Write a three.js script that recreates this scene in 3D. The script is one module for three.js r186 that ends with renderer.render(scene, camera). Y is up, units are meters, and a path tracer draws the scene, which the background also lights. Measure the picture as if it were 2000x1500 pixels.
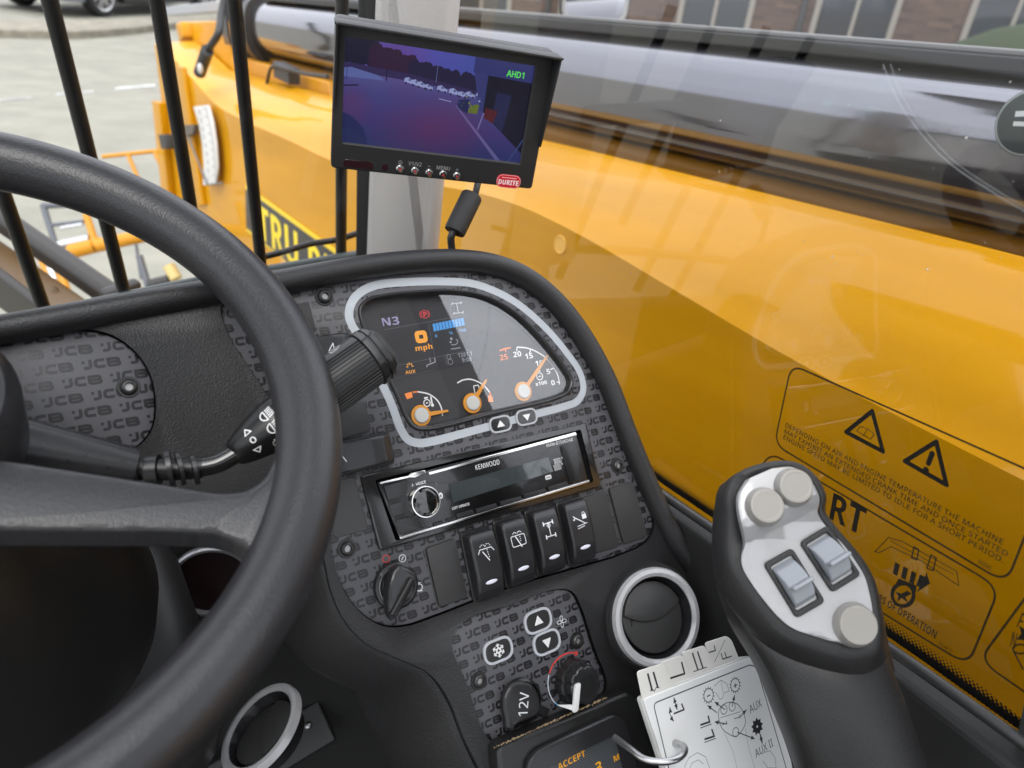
import * as THREE from 'three';
import { mergeGeometries, mergeVertices, toCreasedNormals } from 'three/addons/utils/BufferGeometryUtils.js';
import { RoundedBoxGeometry } from 'three/addons/geometries/RoundedBoxGeometry.js';

// ---------- camera, sky, sun, exposure ----------
const V2 = (x, y) => new THREE.Vector2(x, y), V3 = (x, y, z) => new THREE.Vector3(x, y, z);
const scene = new THREE.Scene();
const EYE = V3(0, 2.05, 0), FL = 1450;                       // eye 2.05 m above the yard; focal length for a 2000 x 1500 frame
const AX = V3(0.80828119, 0.10196253, 0.57990099), AY = V3(0.2148813, 0.86587861, -0.45175243), AZ = V3(-0.54818568, 0.48975287, 0.67796355);
const camera = new THREE.PerspectiveCamera(2 * Math.atan(750 / FL) * 180 / Math.PI, 4 / 3, 0.02, 300);
camera.position.copy(EYE);
camera.quaternion.setFromRotationMatrix(new THREE.Matrix4().makeBasis(AX, AY, AZ));
camera.focus = 0.56;
camera.userData.fStop = 7.5;
scene.add(camera);

const rnd = (() => { let s = 90210; return () => { s = (s * 1664525 + 1013904223) >>> 0; return s / 4294967296; }; })();
// overcast sky: soft cloud cover, brighter towards the zenith
{
  const w = 512, h = 256, a = new Float32Array(w * h * 4);
  const oct = [];
  for (let o = 0; o < 5; o++) { const n = 4 << o, g = []; for (let i = 0; i < n * n * 2; i++) g.push(rnd()); oct.push([n * 2, n, g]); }
  const noise = (x, y) => { let v = 0, amp = 0.5; for (const [nx, ny, g] of oct) { const fx = x * nx, fy = y * ny, ix = Math.floor(fx), iy = Math.floor(fy), tx = fx - ix, ty = fy - iy, sx = tx * tx * (3 - 2 * tx), sy = ty * ty * (3 - 2 * ty), at = (i, j) => g[Math.min(ny - 1, j) * nx + (i % nx)]; v += amp * ((at(ix, iy) * (1 - sx) + at(ix + 1, iy) * sx) * (1 - sy) + (at(ix, iy + 1) * (1 - sx) + at(ix + 1, iy + 1) * sx) * sy); amp *= 0.5; } return v; };
  for (let j = 0; j < h; j++) for (let i = 0; i < w; i++) {
    const el = ((j + 0.5) / h - 0.5) * Math.PI, s = Math.max(0, Math.sin(el)), n = noise(i / w, (j + 0.5) / h) - 0.48;
    const L = (0.62 + 0.5 * s) * (1 + 0.5 * n), k = (j * w + i) * 4;
    a[k] = L * 0.95; a[k + 1] = L * 0.985; a[k + 2] = L * 1.06; a[k + 3] = 1;
  }
  const t = new THREE.DataTexture(a, w, h, THREE.RGBAFormat, THREE.FloatType);
  t.mapping = THREE.EquirectangularReflectionMapping; t.magFilter = THREE.LinearFilter; t.needsUpdate = true;
  scene.background = t; scene.environment = t;
}
const sun = new THREE.DirectionalLight(new THREE.Color(1, 0.965, 0.9), 0.8);
sun.position.set(-5, 12, 6); sun.castShadow = true; sun.shadow.radius = 60; sun.shadow.mapSize.set(2048, 2048);
Object.assign(sun.shadow.camera, { left: -25, right: 25, top: 25, bottom: -25, near: 0.5, far: 60 });
scene.add(sun); scene.add(sun.target);
const renderer = new THREE.WebGLRenderer({ antialias: true });
renderer.shadowMap.enabled = true;
renderer.toneMapping = THREE.LinearToneMapping;
renderer.toneMappingExposure = 2.5;

// ---------- where things stand ----------
const ray = (u, v) => AX.clone().multiplyScalar((u - 1000) / FL).addScaledVector(AY, -(v - 750) / FL).addScaledVector(AZ, -1);
const at = (u, v, d) => EYE.clone().addScaledVector(ray(u, v), d);
class Frame {                                                 // a flat face of the place: origin p, across h, up u, outward n
  constructor(p, h, up) { this.p = p.clone(); this.h = h.clone().normalize(); this.u = up.clone().addScaledVector(this.h, -up.dot(this.h)).normalize(); this.n = V3().crossVectors(this.h, this.u); }
  hit(u, v) { const r = ray(u, v), t = (this.p.dot(this.n) - EYE.dot(this.n)) / r.dot(this.n); return EYE.clone().addScaledVector(r, t); }
  q(u, v) { const d = this.hit(u, v).sub(this.p); return V2(d.dot(this.h), d.dot(this.u)); }
  qs(a) { return a.map(([u, v]) => this.q(u, v)); }
  loc(w) { const d = w.clone().sub(this.p); return V3(d.dot(this.h), d.dot(this.u), d.dot(this.n)); }
  off(d) { return new Frame(this.p.clone().addScaledVector(this.n, d), this.h, this.u); }
  from(p) { return new Frame(p, this.h, this.u); }
  m(px, u, v) { return px * this.hit(u, v).sub(EYE).dot(AZ) * -1 / FL; }
  matrix() { return new THREE.Matrix4().makeBasis(this.h, this.u, this.n); }
}
// ---------- things and parts ----------
const names = {};
const numbered = (n) => { const k = names[n] = (names[n] ?? -1) + 1; return k ? `${n}_${String(k).padStart(3, '0')}` : n; };
function tag(o, label, category, group, kind) { if (label) o.userData.label = label; if (category) o.userData.category = category; if (group) o.userData.group = group; if (kind) o.userData.kind = kind; return o; }
function thing(name, label, category, frame, base, group) {   // frame: a Frame (turned group) or null; base: world point or [u, v] on the frame
  const g = new THREE.Group(); g.name = numbered(name); scene.add(g); tag(g, label, category, group);
  const p = Array.isArray(base) ? frame.hit(base[0], base[1]) : (base || V3());
  g.position.copy(p);
  if (frame) { g.quaternion.setFromRotationMatrix(frame.matrix()); g.F = frame.from(p); }
  return g;
}
function mesh(name, geo, mat, parent = scene, label) {
  const m = new THREE.Mesh(geo, mat); m.name = parent === scene ? numbered(name) : name; m.castShadow = m.receiveShadow = true; parent.add(m);
  if (label) m.userData.label = label;
  return m;
}
const struct = (name, geo, mat, label) => { const m = mesh(name, geo, mat); m.userData.kind = 'structure'; if (label) m.userData.label = label; return m; };
// ---------- shapes ----------
function roundShape(pts, r, holes = []) {                     // polygon with rounded corners; r is a number or a list
  const path = (S, P, R) => {
    const n = P.length;
    for (let i = 0; i < n; i++) {
      const a = P[(i + n - 1) % n], b = P[i], c = P[(i + 1) % n], la = a.distanceTo(b), lc = c.distanceTo(b), rr = Math.min(Array.isArray(R) ? R[i] : R, la * 0.49, lc * 0.49);
      const s = b.clone().lerp(a, rr / la), e = b.clone().lerp(c, rr / lc);
      if (i) S.lineTo(s.x, s.y); else S.moveTo(s.x, s.y);
      if (rr > 0) S.quadraticCurveTo(b.x, b.y, e.x, e.y);
    }
    S.closePath(); return S;
  };
  const S = path(new THREE.Shape(), pts, r);
  for (const [hp, hr] of holes) S.holes.push(path(new THREE.Path(), hp, hr));
  return S;
}
const smooth = (pts, n = 80, closed = true) => new THREE.CatmullRomCurve3(pts.map((p) => V3(p.x, p.y, 0)), closed, 'centripetal').getPoints(n).slice(0, closed ? -1 : undefined).map((p) => V2(p.x, p.y));
const inset = (pts, d) => {                                   // moves a closed outline inwards by d
  const n = pts.length; let A = 0; for (let i = 0; i < n; i++) A += pts[i].x * pts[(i + 1) % n].y - pts[(i + 1) % n].x * pts[i].y;
  const s = Math.sign(A);
  return pts.map((p, i) => { const a = pts[(i + n - 1) % n], c = pts[(i + 1) % n], t = p.clone().sub(a).normalize(), t2 = c.clone().sub(p).normalize(); const m = V2(-(t.y + t2.y), t.x + t2.x).normalize(); const k = Math.max(0.4, m.dot(V2(-t.y, t.x))); return p.clone().addScaledVector(m, s * d / k); });
};
const pill = (x, y, w, h) => roundShape([V2(x - w / 2, y - h / 2), V2(x + w / 2, y - h / 2), V2(x + w / 2, y + h / 2), V2(x - w / 2, y + h / 2)], h * 0.48);
function flatUV(g) { const p = g.attributes.position, a = new Float32Array(p.count * 2); for (let i = 0; i < p.count; i++) { a[2 * i] = p.getX(i); a[2 * i + 1] = p.getY(i); } g.setAttribute('uv', new THREE.BufferAttribute(a, 2)); return g; }
function boxUV(g, k = 1) {                                    // metres along the face each triangle looks at
  if (g.index) g = g.toNonIndexed();
  const p = g.attributes.position, n = g.attributes.normal, a = new Float32Array(p.count * 2);
  for (let i = 0; i < p.count; i++) { const x = Math.abs(n.getX(i)), y = Math.abs(n.getY(i)), z = Math.abs(n.getZ(i)); const [s, t] = x > y && x > z ? [p.getZ(i), p.getY(i)] : y > z ? [p.getX(i), p.getZ(i)] : [p.getX(i), p.getY(i)]; a[2 * i] = s * k; a[2 * i + 1] = t * k; }
  g.setAttribute('uv', new THREE.BufferAttribute(a, 2)); return g;
}
function slab(shape, z0, z1, bevel = 0, seg = 3, curve = 6) { // a plate between heights z0 and z1 with rounded edges
  const b = Math.min(bevel, (z1 - z0) * 0.49);
  let g = new THREE.ExtrudeGeometry(shape, { depth: z1 - z0 - 2 * b, bevelEnabled: b > 0, bevelThickness: b, bevelSize: b, bevelOffset: -b, bevelSegments: seg, curveSegments: curve });
  g.translate(0, 0, z0 + b);
  g = toCreasedNormals(g, 0.55);
  return flatUV(g);
}
const rect = (x, y, w, h) => [V2(x - w / 2, y - h / 2), V2(x + w / 2, y - h / 2), V2(x + w / 2, y + h / 2), V2(x - w / 2, y + h / 2)];
function lathe(prof, seg = 32) { const g = new THREE.LatheGeometry(prof.map(([r, z]) => V2(r, z)), seg); g.rotateX(Math.PI / 2); return toCreasedNormals(g, 0.6); } // profile [radius, height along +z]
function tube(pts, r, seg = 24, rad = 10, closed = false) {
  const c = new THREE.CatmullRomCurve3(pts, closed, 'centripetal'), L = c.getLength(); const g = new THREE.TubeGeometry(c, seg, r, rad, closed);
  const uv = g.attributes.uv; for (let i = 0; i < uv.count; i++) uv.setXY(i, uv.getX(i) * L, uv.getY(i) * 2 * Math.PI * r);
  if (closed) return g;
  const caps = [[0, -1], [1, 1]].map(([t, s]) => { const d = new THREE.CircleGeometry(r, rad), T = c.getTangentAt(t).multiplyScalar(s); d.applyQuaternion(new THREE.Quaternion().setFromUnitVectors(V3(0, 0, 1), T)); const p = c.getPointAt(t); d.translate(p.x, p.y, p.z); return d; });
  return mergeGeometries([g, ...caps]);
}
function bar(a, b, r, rad = 10, r2 = r) { const d = b.clone().sub(a), L = d.length(), g = new THREE.CylinderGeometry(r2, r, L, rad); g.translate(0, L / 2, 0); g.applyQuaternion(new THREE.Quaternion().setFromUnitVectors(V3(0, 1, 0), d.normalize())); g.translate(a.x, a.y, a.z); return g; }
function beam(a, b, w, h, up = V3(0, 1, 0), r = 0.004) { const d = b.clone().sub(a), L = d.length(); d.normalize(); const x = V3().crossVectors(up, d).normalize(), y = V3().crossVectors(d, x); const g = new RoundedBoxGeometry(w, h, L, 2, r); g.applyMatrix4(new THREE.Matrix4().makeBasis(x, y, d)); const c = a.clone().add(b).multiplyScalar(0.5); g.translate(c.x, c.y, c.z); return g; }
function grid(rows, uvScale = 1) {                            // a surface through rows of equally many points
  const R = rows.length, Cn = rows[0].length, pos = [], uv = [], idx = []; let v = 0;
  for (let i = 0; i < R; i++) { let u = 0; if (i) v += rows[i][Cn >> 1].distanceTo(rows[i - 1][Cn >> 1]); for (let j = 0; j < Cn; j++) { const p = rows[i][j]; if (j) u += p.distanceTo(rows[i][j - 1]); pos.push(p.x, p.y, p.z); uv.push(u * uvScale, v * uvScale); if (i && j) { const a = (i - 1) * Cn + j - 1; idx.push(a, a + 1, a + Cn, a + 1, a + Cn + 1, a + Cn); } } }
  const g = new THREE.BufferGeometry(); g.setAttribute('position', new THREE.Float32BufferAttribute(pos, 3)); g.setAttribute('uv', new THREE.Float32BufferAttribute(uv, 2)); g.setIndex(idx); g.computeVertexNormals(); return g;
}
const curve3 = (pts, n) => new THREE.CatmullRomCurve3(pts, false, 'centripetal').getPoints(n);
function loft(sections, nAlong, nAcross, closed = false) {    // smooth surface through sections (lists of points)
  const cs = sections.map((s) => new THREE.CatmullRomCurve3(s, closed, 'centripetal').getPoints(nAcross));
  const cols = []; for (let j = 0; j <= nAcross; j++) cols.push(new THREE.CatmullRomCurve3(cs.map((c) => c[j]), false, 'centripetal').getPoints(nAlong));
  const rows = []; for (let i = 0; i <= nAlong; i++) rows.push(cols.map((c) => c[i])); return grid(rows);
}
// ---------- prints and grains ----------
function print(box, ppm, draw, wrap) {                        // box [x0, y0, x1, y1] in metres on the face; draws with y up
  const [x0, y0, x1, y1] = box, w = Math.min(2048, Math.ceil((x1 - x0) * ppm)), h = Math.min(2048, Math.ceil((y1 - y0) * ppm)), c = document.createElement('canvas'); c.width = w; c.height = h;
  const g = c.getContext('2d'); g.setTransform(w / (x1 - x0), 0, 0, -h / (y1 - y0), -x0 * w / (x1 - x0), y1 * h / (y1 - y0));
  const P = {
    g, fill(col, a = box) { g.fillStyle = col; g.fillRect(a[0], a[1], a[2] - a[0], a[3] - a[1]); },
    text(s, x, y, size, col, { rot = 0, sx = 1, font = 'sans-serif', weight = 'bold', align = 'center', skew = 0 } = {}) { g.save(); g.translate(x, y); g.rotate(rot); const k = size / 100; g.transform(k * sx, 0, skew * k, -k, 0, 0); g.font = `${weight} 100px ${font}`; g.textAlign = align; g.textBaseline = 'middle'; g.fillStyle = col; g.fillText(s, 0, 5); g.restore(); },
    line(pts, wd, col, close = false, cap = 'butt') { g.strokeStyle = col; g.lineWidth = wd; g.lineCap = cap; g.lineJoin = 'round'; g.beginPath(); pts.forEach((p, i) => (i ? g.lineTo(p.x, p.y) : g.moveTo(p.x, p.y))); if (close) g.closePath(); g.stroke(); },
    poly(pts, col) { g.fillStyle = col; g.beginPath(); pts.forEach((p, i) => (i ? g.lineTo(p.x, p.y) : g.moveTo(p.x, p.y))); g.closePath(); g.fill(); },
    disc(x, y, r, col) { g.fillStyle = col; g.beginPath(); g.arc(x, y, r, 0, 7); g.fill(); },
    ring(x, y, r, wd, col, a0 = 0, a1 = 2 * Math.PI) { g.strokeStyle = col; g.lineWidth = wd; g.lineCap = 'butt'; g.beginPath(); g.arc(x, y, r, a0, a1); g.stroke(); },
    box(x, y, bw, bh, r, wd, col) { g.strokeStyle = col; g.lineWidth = wd; g.beginPath(); g.roundRect(x - bw / 2, y - bh / 2, bw, bh, r); g.stroke(); },
    at(x, y, s, rot, fn) { g.save(); g.translate(x, y); g.rotate(rot); g.scale(s, s); fn(); g.restore(); },
  };
  draw(P);
  const t = new THREE.CanvasTexture(c); t.colorSpace = THREE.SRGBColorSpace; t.magFilter = THREE.LinearFilter; t.repeat.set(1 / (x1 - x0), 1 / (y1 - y0)); t.offset.set(-x0 / (x1 - x0), -y0 / (y1 - y0));
  if (wrap) t.wrapS = t.wrapT = THREE.RepeatWrapping;
  return t;
}
const bounds = (pts, pad = 0) => { let a = 9, b = 9, c = -9, d = -9; for (const p of pts) { a = Math.min(a, p.x); b = Math.min(b, p.y); c = Math.max(c, p.x); d = Math.max(d, p.y); } return [a - pad, b - pad, c + pad, d + pad]; };
function noiseTex(n, cells, size, { lo = 0, hi = 1, oct = 3, stretch = 1, srgb = false, tint = null, pow = 1 } = {}) { // tileable noise, size metres a side
  const a = new Uint8Array(n * n * 4), G = [];
  for (let o = 0; o < oct; o++) { const c = cells << o, cy = Math.max(2, Math.round(c / stretch)), g = new Float32Array(c * cy); for (let i = 0; i < g.length; i++) g[i] = rnd(); G.push([c, cy, g]); }
  for (let j = 0; j < n; j++) for (let i = 0; i < n; i++) {
    let v = 0, amp = 1, tot = 0;
    for (const [c, cy, g] of G) { const x = i / n * c, y = j / n * cy, ix = Math.floor(x), iy = Math.floor(y), tx = x - ix, ty = y - iy, sx = tx * tx * (3 - 2 * tx), sy = ty * ty * (3 - 2 * ty), f = (p, q) => g[(q % cy) * c + (p % c)]; v += amp * ((f(ix, iy) * (1 - sx) + f(ix + 1, iy) * sx) * (1 - sy) + (f(ix, iy + 1) * (1 - sx) + f(ix + 1, iy + 1) * sx) * sy); tot += amp; amp *= 0.55; }
    v = lo + (hi - lo) * Math.pow(Math.min(1, Math.max(0, (v / tot - 0.5) * 1.7 + 0.5)), pow); const k = (j * n + i) * 4;
    for (let q = 0; q < 3; q++) a[k + q] = 255 * Math.min(1, tint ? tint[q] * v : v); a[k + 3] = 255;
  }
  const t = new THREE.DataTexture(a, n, n); t.wrapS = t.wrapT = THREE.RepeatWrapping; t.magFilter = THREE.LinearFilter; t.repeat.set(1 / size, 1 / size); if (srgb) t.colorSpace = THREE.SRGBColorSpace; t.needsUpdate = true; return t;
}
const rgb = (r, g = r, b = g) => new THREE.Color().setRGB(r, g, b);
const std = (color, roughness, more = {}) => new THREE.MeshStandardMaterial({ color, roughness, metalness: 0, ...more });
const phy = (color, roughness, more = {}) => new THREE.MeshPhysicalMaterial({ color, roughness, metalness: 0, ...more });
const grainFine = noiseTex(512, 64, 0.05, { oct: 2 }), grainMid = noiseTex(512, 72, 0.06, { oct: 2 }), smear = noiseTex(512, 6, 0.35, { lo: 0.72, hi: 1, oct: 5 }), dustTint = noiseTex(512, 5, 0.4, { lo: 0.8, hi: 1, oct: 6, srgb: true });
const M = {
  dash: std(rgb(0.0175, 0.0175, 0.0185), 0.5, { bumpMap: grainFine, bumpScale: 0.00016, map: dustTint }),
  lip: std(rgb(0.016, 0.016, 0.017), 0.45, { bumpMap: grainFine, bumpScale: 0.00014 }),
  wheel: std(rgb(0.02, 0.02, 0.022), 0.36, { bumpMap: grainMid, bumpScale: 0.00009 }),
  black: std(rgb(0.011), 0.42, { roughnessMap: smear }),
  matt: std(rgb(0.02), 0.75),
  gloss: phy(rgb(0.008), 0.18, { clearcoat: 0.6, clearcoatRoughness: 0.08 }),
  satin: std(rgb(0.016, 0.016, 0.0175), 0.36, { roughnessMap: smear }),
  rubber: std(rgb(0.0125, 0.0125, 0.013), 0.48, { bumpMap: grainFine, bumpScale: 0.0001 }),
  chrome: std(rgb(0.78, 0.77, 0.75), 0.16, { metalness: 1 }),
  silver: std(rgb(0.42, 0.42, 0.43), 0.36, { metalness: 0.6, roughnessMap: smear }),
  steel: std(rgb(0.5, 0.5, 0.5), 0.3, { metalness: 1 }),
  white: std(rgb(0.66, 0.66, 0.65), 0.4),
  pane: phy(rgb(1, 1, 1), 0, { transmission: 1, thickness: 0, ior: 1.5 }),
  yellow: phy(rgb(0.78, 0.36, 0.012), 0.34, { clearcoat: 0.7, clearcoatRoughness: 0.12 }),
};
// ---------- yard ----------
const onX = (u, v, x) => { const r = ray(u, v); return EYE.clone().addScaledVector(r, x / r.x); };
const onGround = (u, v, y = 0) => { const r = ray(u, v); return EYE.clone().addScaledVector(r, (y - EYE.y) / r.y); };
{
  const coarse = noiseTex(1024, 24, 7, { lo: 0.9, hi: 1, oct: 6, srgb: true, tint: [1, 0.99, 0.945] }), fine = noiseTex(512, 90, 0.9, { oct: 3 });
  const g = new THREE.PlaneGeometry(240, 240, 1, 1); g.rotateX(-Math.PI / 2); const uv = g.attributes.uv; for (let i = 0; i < uv.count; i++) uv.setXY(i, uv.getX(i) * 240, uv.getY(i) * 240);
  struct('ground', g, std(rgb(0.29, 0.285, 0.26), 0.9, { map: coarse, bumpMap: fine, bumpScale: 0.003 }));
  const flat = (px, y0, y1) => { const P = px.map(([u, v]) => { const p = onGround(u, v, y1); return V2(p.x, -p.z); }); const e = new THREE.ExtrudeGeometry(roundShape(P, 0.3), { depth: y1 - y0, bevelEnabled: true, bevelSize: 0.02, bevelThickness: 0.02, bevelOffset: -0.02, bevelSegments: 2 }); e.rotateX(-Math.PI / 2); e.translate(0, y0, 0); return boxUV(e); };
  const pave = noiseTex(512, 20, 2.2, { lo: 0.8, hi: 1, oct: 5, srgb: true });
  struct('pavement', flat([[-260, 45], [-60, 58], [60, 61], [150, 63], [240, 57], [330, 47], [470, 38], [470, 27], [330, 34], [150, 42], [-60, 40], [-260, 28]], -0.02, 0.12), std(rgb(0.30, 0.275, 0.215), 0.9, { map: pave }));
  const kerbM = std(rgb(0.25, 0.235, 0.19), 0.85, { map: pave });
  const kp = [[-260, 49], [-60, 61], [60, 64], [150, 66], [240, 60], [330, 50], [470, 40]].map(([u, v]) => onGround(u, v, 0.06));
  const kerb = thing('kerb', 'pale concrete kerb stones edging the pavement across the yard', 'kerb', null, kp[2].clone().setY(0));
  const kc = new THREE.CatmullRomCurve3(kp, false, 'centripetal'), kn = Math.round(kc.getLength() / 0.92);
  for (let i = 0; i < kn; i++) mesh('kerb_stone', beam(kc.getPointAt(i / kn), kc.getPointAt((i + 0.985) / kn), 0.15, 0.16, V3(0, 1, 0), 0.015).translate(-kp[2].x, 0, -kp[2].z), kerbM, kerb);
  const paints = [0.6, 0.43, 0.36].map((v) => std(rgb(v, v, v * 0.95), 0.8, { map: pave }));
  [[[222, 176], [304, 168], [303, 164], [228, 170]], [[106, 187], [184, 180], [183, 176], [110, 182]], [[-20, 199], [62, 193], [62, 189], [-18, 195]]].forEach((q, i) => {
    const P = q.map(([u, v]) => onGround(u, v, 0.004)), g2 = new THREE.BufferGeometry().setFromPoints([P[0], P[1], P[2], P[0], P[2], P[3]]); g2.computeVertexNormals(); boxUV(g2);
    const m = mesh('road_marking', g2, paints[i]); tag(m, ['brightest white road dash, beside the yellow boom head', 'worn white road dash in the middle of the three', 'faintest white road dash, farthest from the boom head'][i], 'road marking', 'dashes of the centre line', 'structure');
  });
}
// ---------- the parked car across the yard ----------
{
  const c0 = onGround(210, 34), c1 = onGround(400, 26), dir = c1.clone().sub(c0).setY(0).normalize(), up = V3(0, 1, 0), out = V3().crossVectors(dir, up);
  const F = new Frame(c0, dir, up), g = thing('parked_car', 'blue grey car with silver multi spoke wheels parked beyond the pavement', 'car', F, c0);
  const k = 1.42, paint = phy(rgb(0.20, 0.23, 0.28), 0.3, { metalness: 0.4, clearcoat: 1, clearcoatRoughness: 0.05 }), dark = std(rgb(0.012), 0.5), glass = phy(rgb(0.02), 0.05, { clearcoat: 1 });
  const arch = (S, x, r) => S.absarc(x, 0.33 * k, r, Math.PI, 0, true);
  const S = new THREE.Shape(); S.moveTo(-0.78 * k, 0.24 * k); S.lineTo(-0.40 * k, 0.22 * k); arch(S, 0, 0.40 * k); S.lineTo(2.3 * k, 0.22 * k); arch(S, 2.72 * k, 0.40 * k); S.lineTo(3.5 * k, 0.26 * k); S.quadraticCurveTo(3.62 * k, 0.6 * k, 3.5 * k, 0.95 * k); S.lineTo(-0.55 * k, 0.88 * k); S.quadraticCurveTo(-0.9 * k, 0.75 * k, -0.88 * k, 0.45 * k); S.quadraticCurveTo(-0.86 * k, 0.28 * k, -0.78 * k, 0.24 * k);
  mesh('body', slab(S, -1.75 * k, 0, 0.06, 3, 16), paint, g);
  const T = new THREE.Shape(); T.moveTo(0.45 * k, 0.9 * k); T.quadraticCurveTo(1.0 * k, 1.35 * k, 1.4 * k, 1.42 * k); T.lineTo(2.7 * k, 1.42 * k); T.quadraticCurveTo(3.2 * k, 1.3 * k, 3.42 * k, 0.92 * k); mesh('cabin', slab(T, -1.6 * k, -0.14 * k, 0.08, 3, 12), glass, g);
  mesh('roof', slab(roundShape(rect(2.05 * k, 1.43 * k, 1.5 * k, 0.06 * k), 0.02), -1.55 * k, -0.2 * k, 0.02), paint, g);
  mesh('sill', slab(roundShape(rect(1.36 * k, 0.235 * k, 1.85 * k, 0.09 * k), 0.02), -0.2, 0.012, 0.02), dark, g);
  for (const x of [0, 2.72 * k]) for (const z of [-0.11 * k, -1.64 * k]) {
    const w = new THREE.Group(); w.name = 'wheel'; w.position.set(x, 0.33 * k, z); g.add(w);
    mesh('tyre', lathe([[0.22 * k, -0.1 * k], [0.31 * k, -0.1 * k], [0.33 * k, -0.07 * k], [0.33 * k, 0.07 * k], [0.31 * k, 0.1 * k], [0.24 * k, 0.105 * k], [0.23 * k, 0.08 * k]], 40), std(rgb(0.02), 0.8), w);
    const sp = [lathe([[0.215 * k, 0.085 * k], [0.24 * k, 0.1 * k], [0.24 * k, 0.08 * k]], 40), lathe([[0, 0.09 * k], [0.045 * k, 0.09 * k], [0.05 * k, 0.07 * k]], 24)].map((q) => q.toNonIndexed ? (q.index ? q.toNonIndexed() : q) : q);
    for (let i = 0; i < 14; i++) { const b = new THREE.BoxGeometry(0.2 * k, 0.022 * k, 0.02 * k); b.translate(0.12 * k, 0, 0.08 * k); b.rotateZ(i / 14 * 2 * Math.PI + (i % 2 ? 0.06 : -0.06)); sp.push(b.toNonIndexed()); }
    mesh('rim', mergeGeometries(sp), std(rgb(0.6), 0.3, { metalness: 0.8 }), w); mesh('brake_disc', lathe([[0, 0.03 * k], [0.22 * k, 0.03 * k]], 32), std(rgb(0.05), 0.6), w);
  }
}
// ---------- the machine's boom, outside the side window ----------
const YEL = rgb(0.70, 0.32, 0.0);
const wear = noiseTex(1024, 10, 1.4, { lo: 0.86, hi: 1, oct: 6, srgb: true, stretch: 5 });
const yellow = phy(YEL, 0.5, { map: wear, specularIntensity: 0.2, clearcoat: 0.5, clearcoatRoughness: 0.05 });
const boomAt = V3(0.8, 1.5, -1.2);
const boom = thing('boom', 'long glossy yellow boom outer section sloping past the side window', 'boom', null, boomAt);
const rail = (px, x, near) => [...px.map(([u, v]) => onX(u, v, x)), ...near].sort((a, b) => a.z - b.z);
const railAt = (R, z) => { if (z <= R[0].z) return R[0].y; for (let i = 1; i < R.length; i++) if (z <= R[i].z) { const t = (z - R[i - 1].z) / (R[i].z - R[i - 1].z); return R[i - 1].y + (R[i].y - R[i - 1].y) * t; } return R[R.length - 1].y; };
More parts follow.
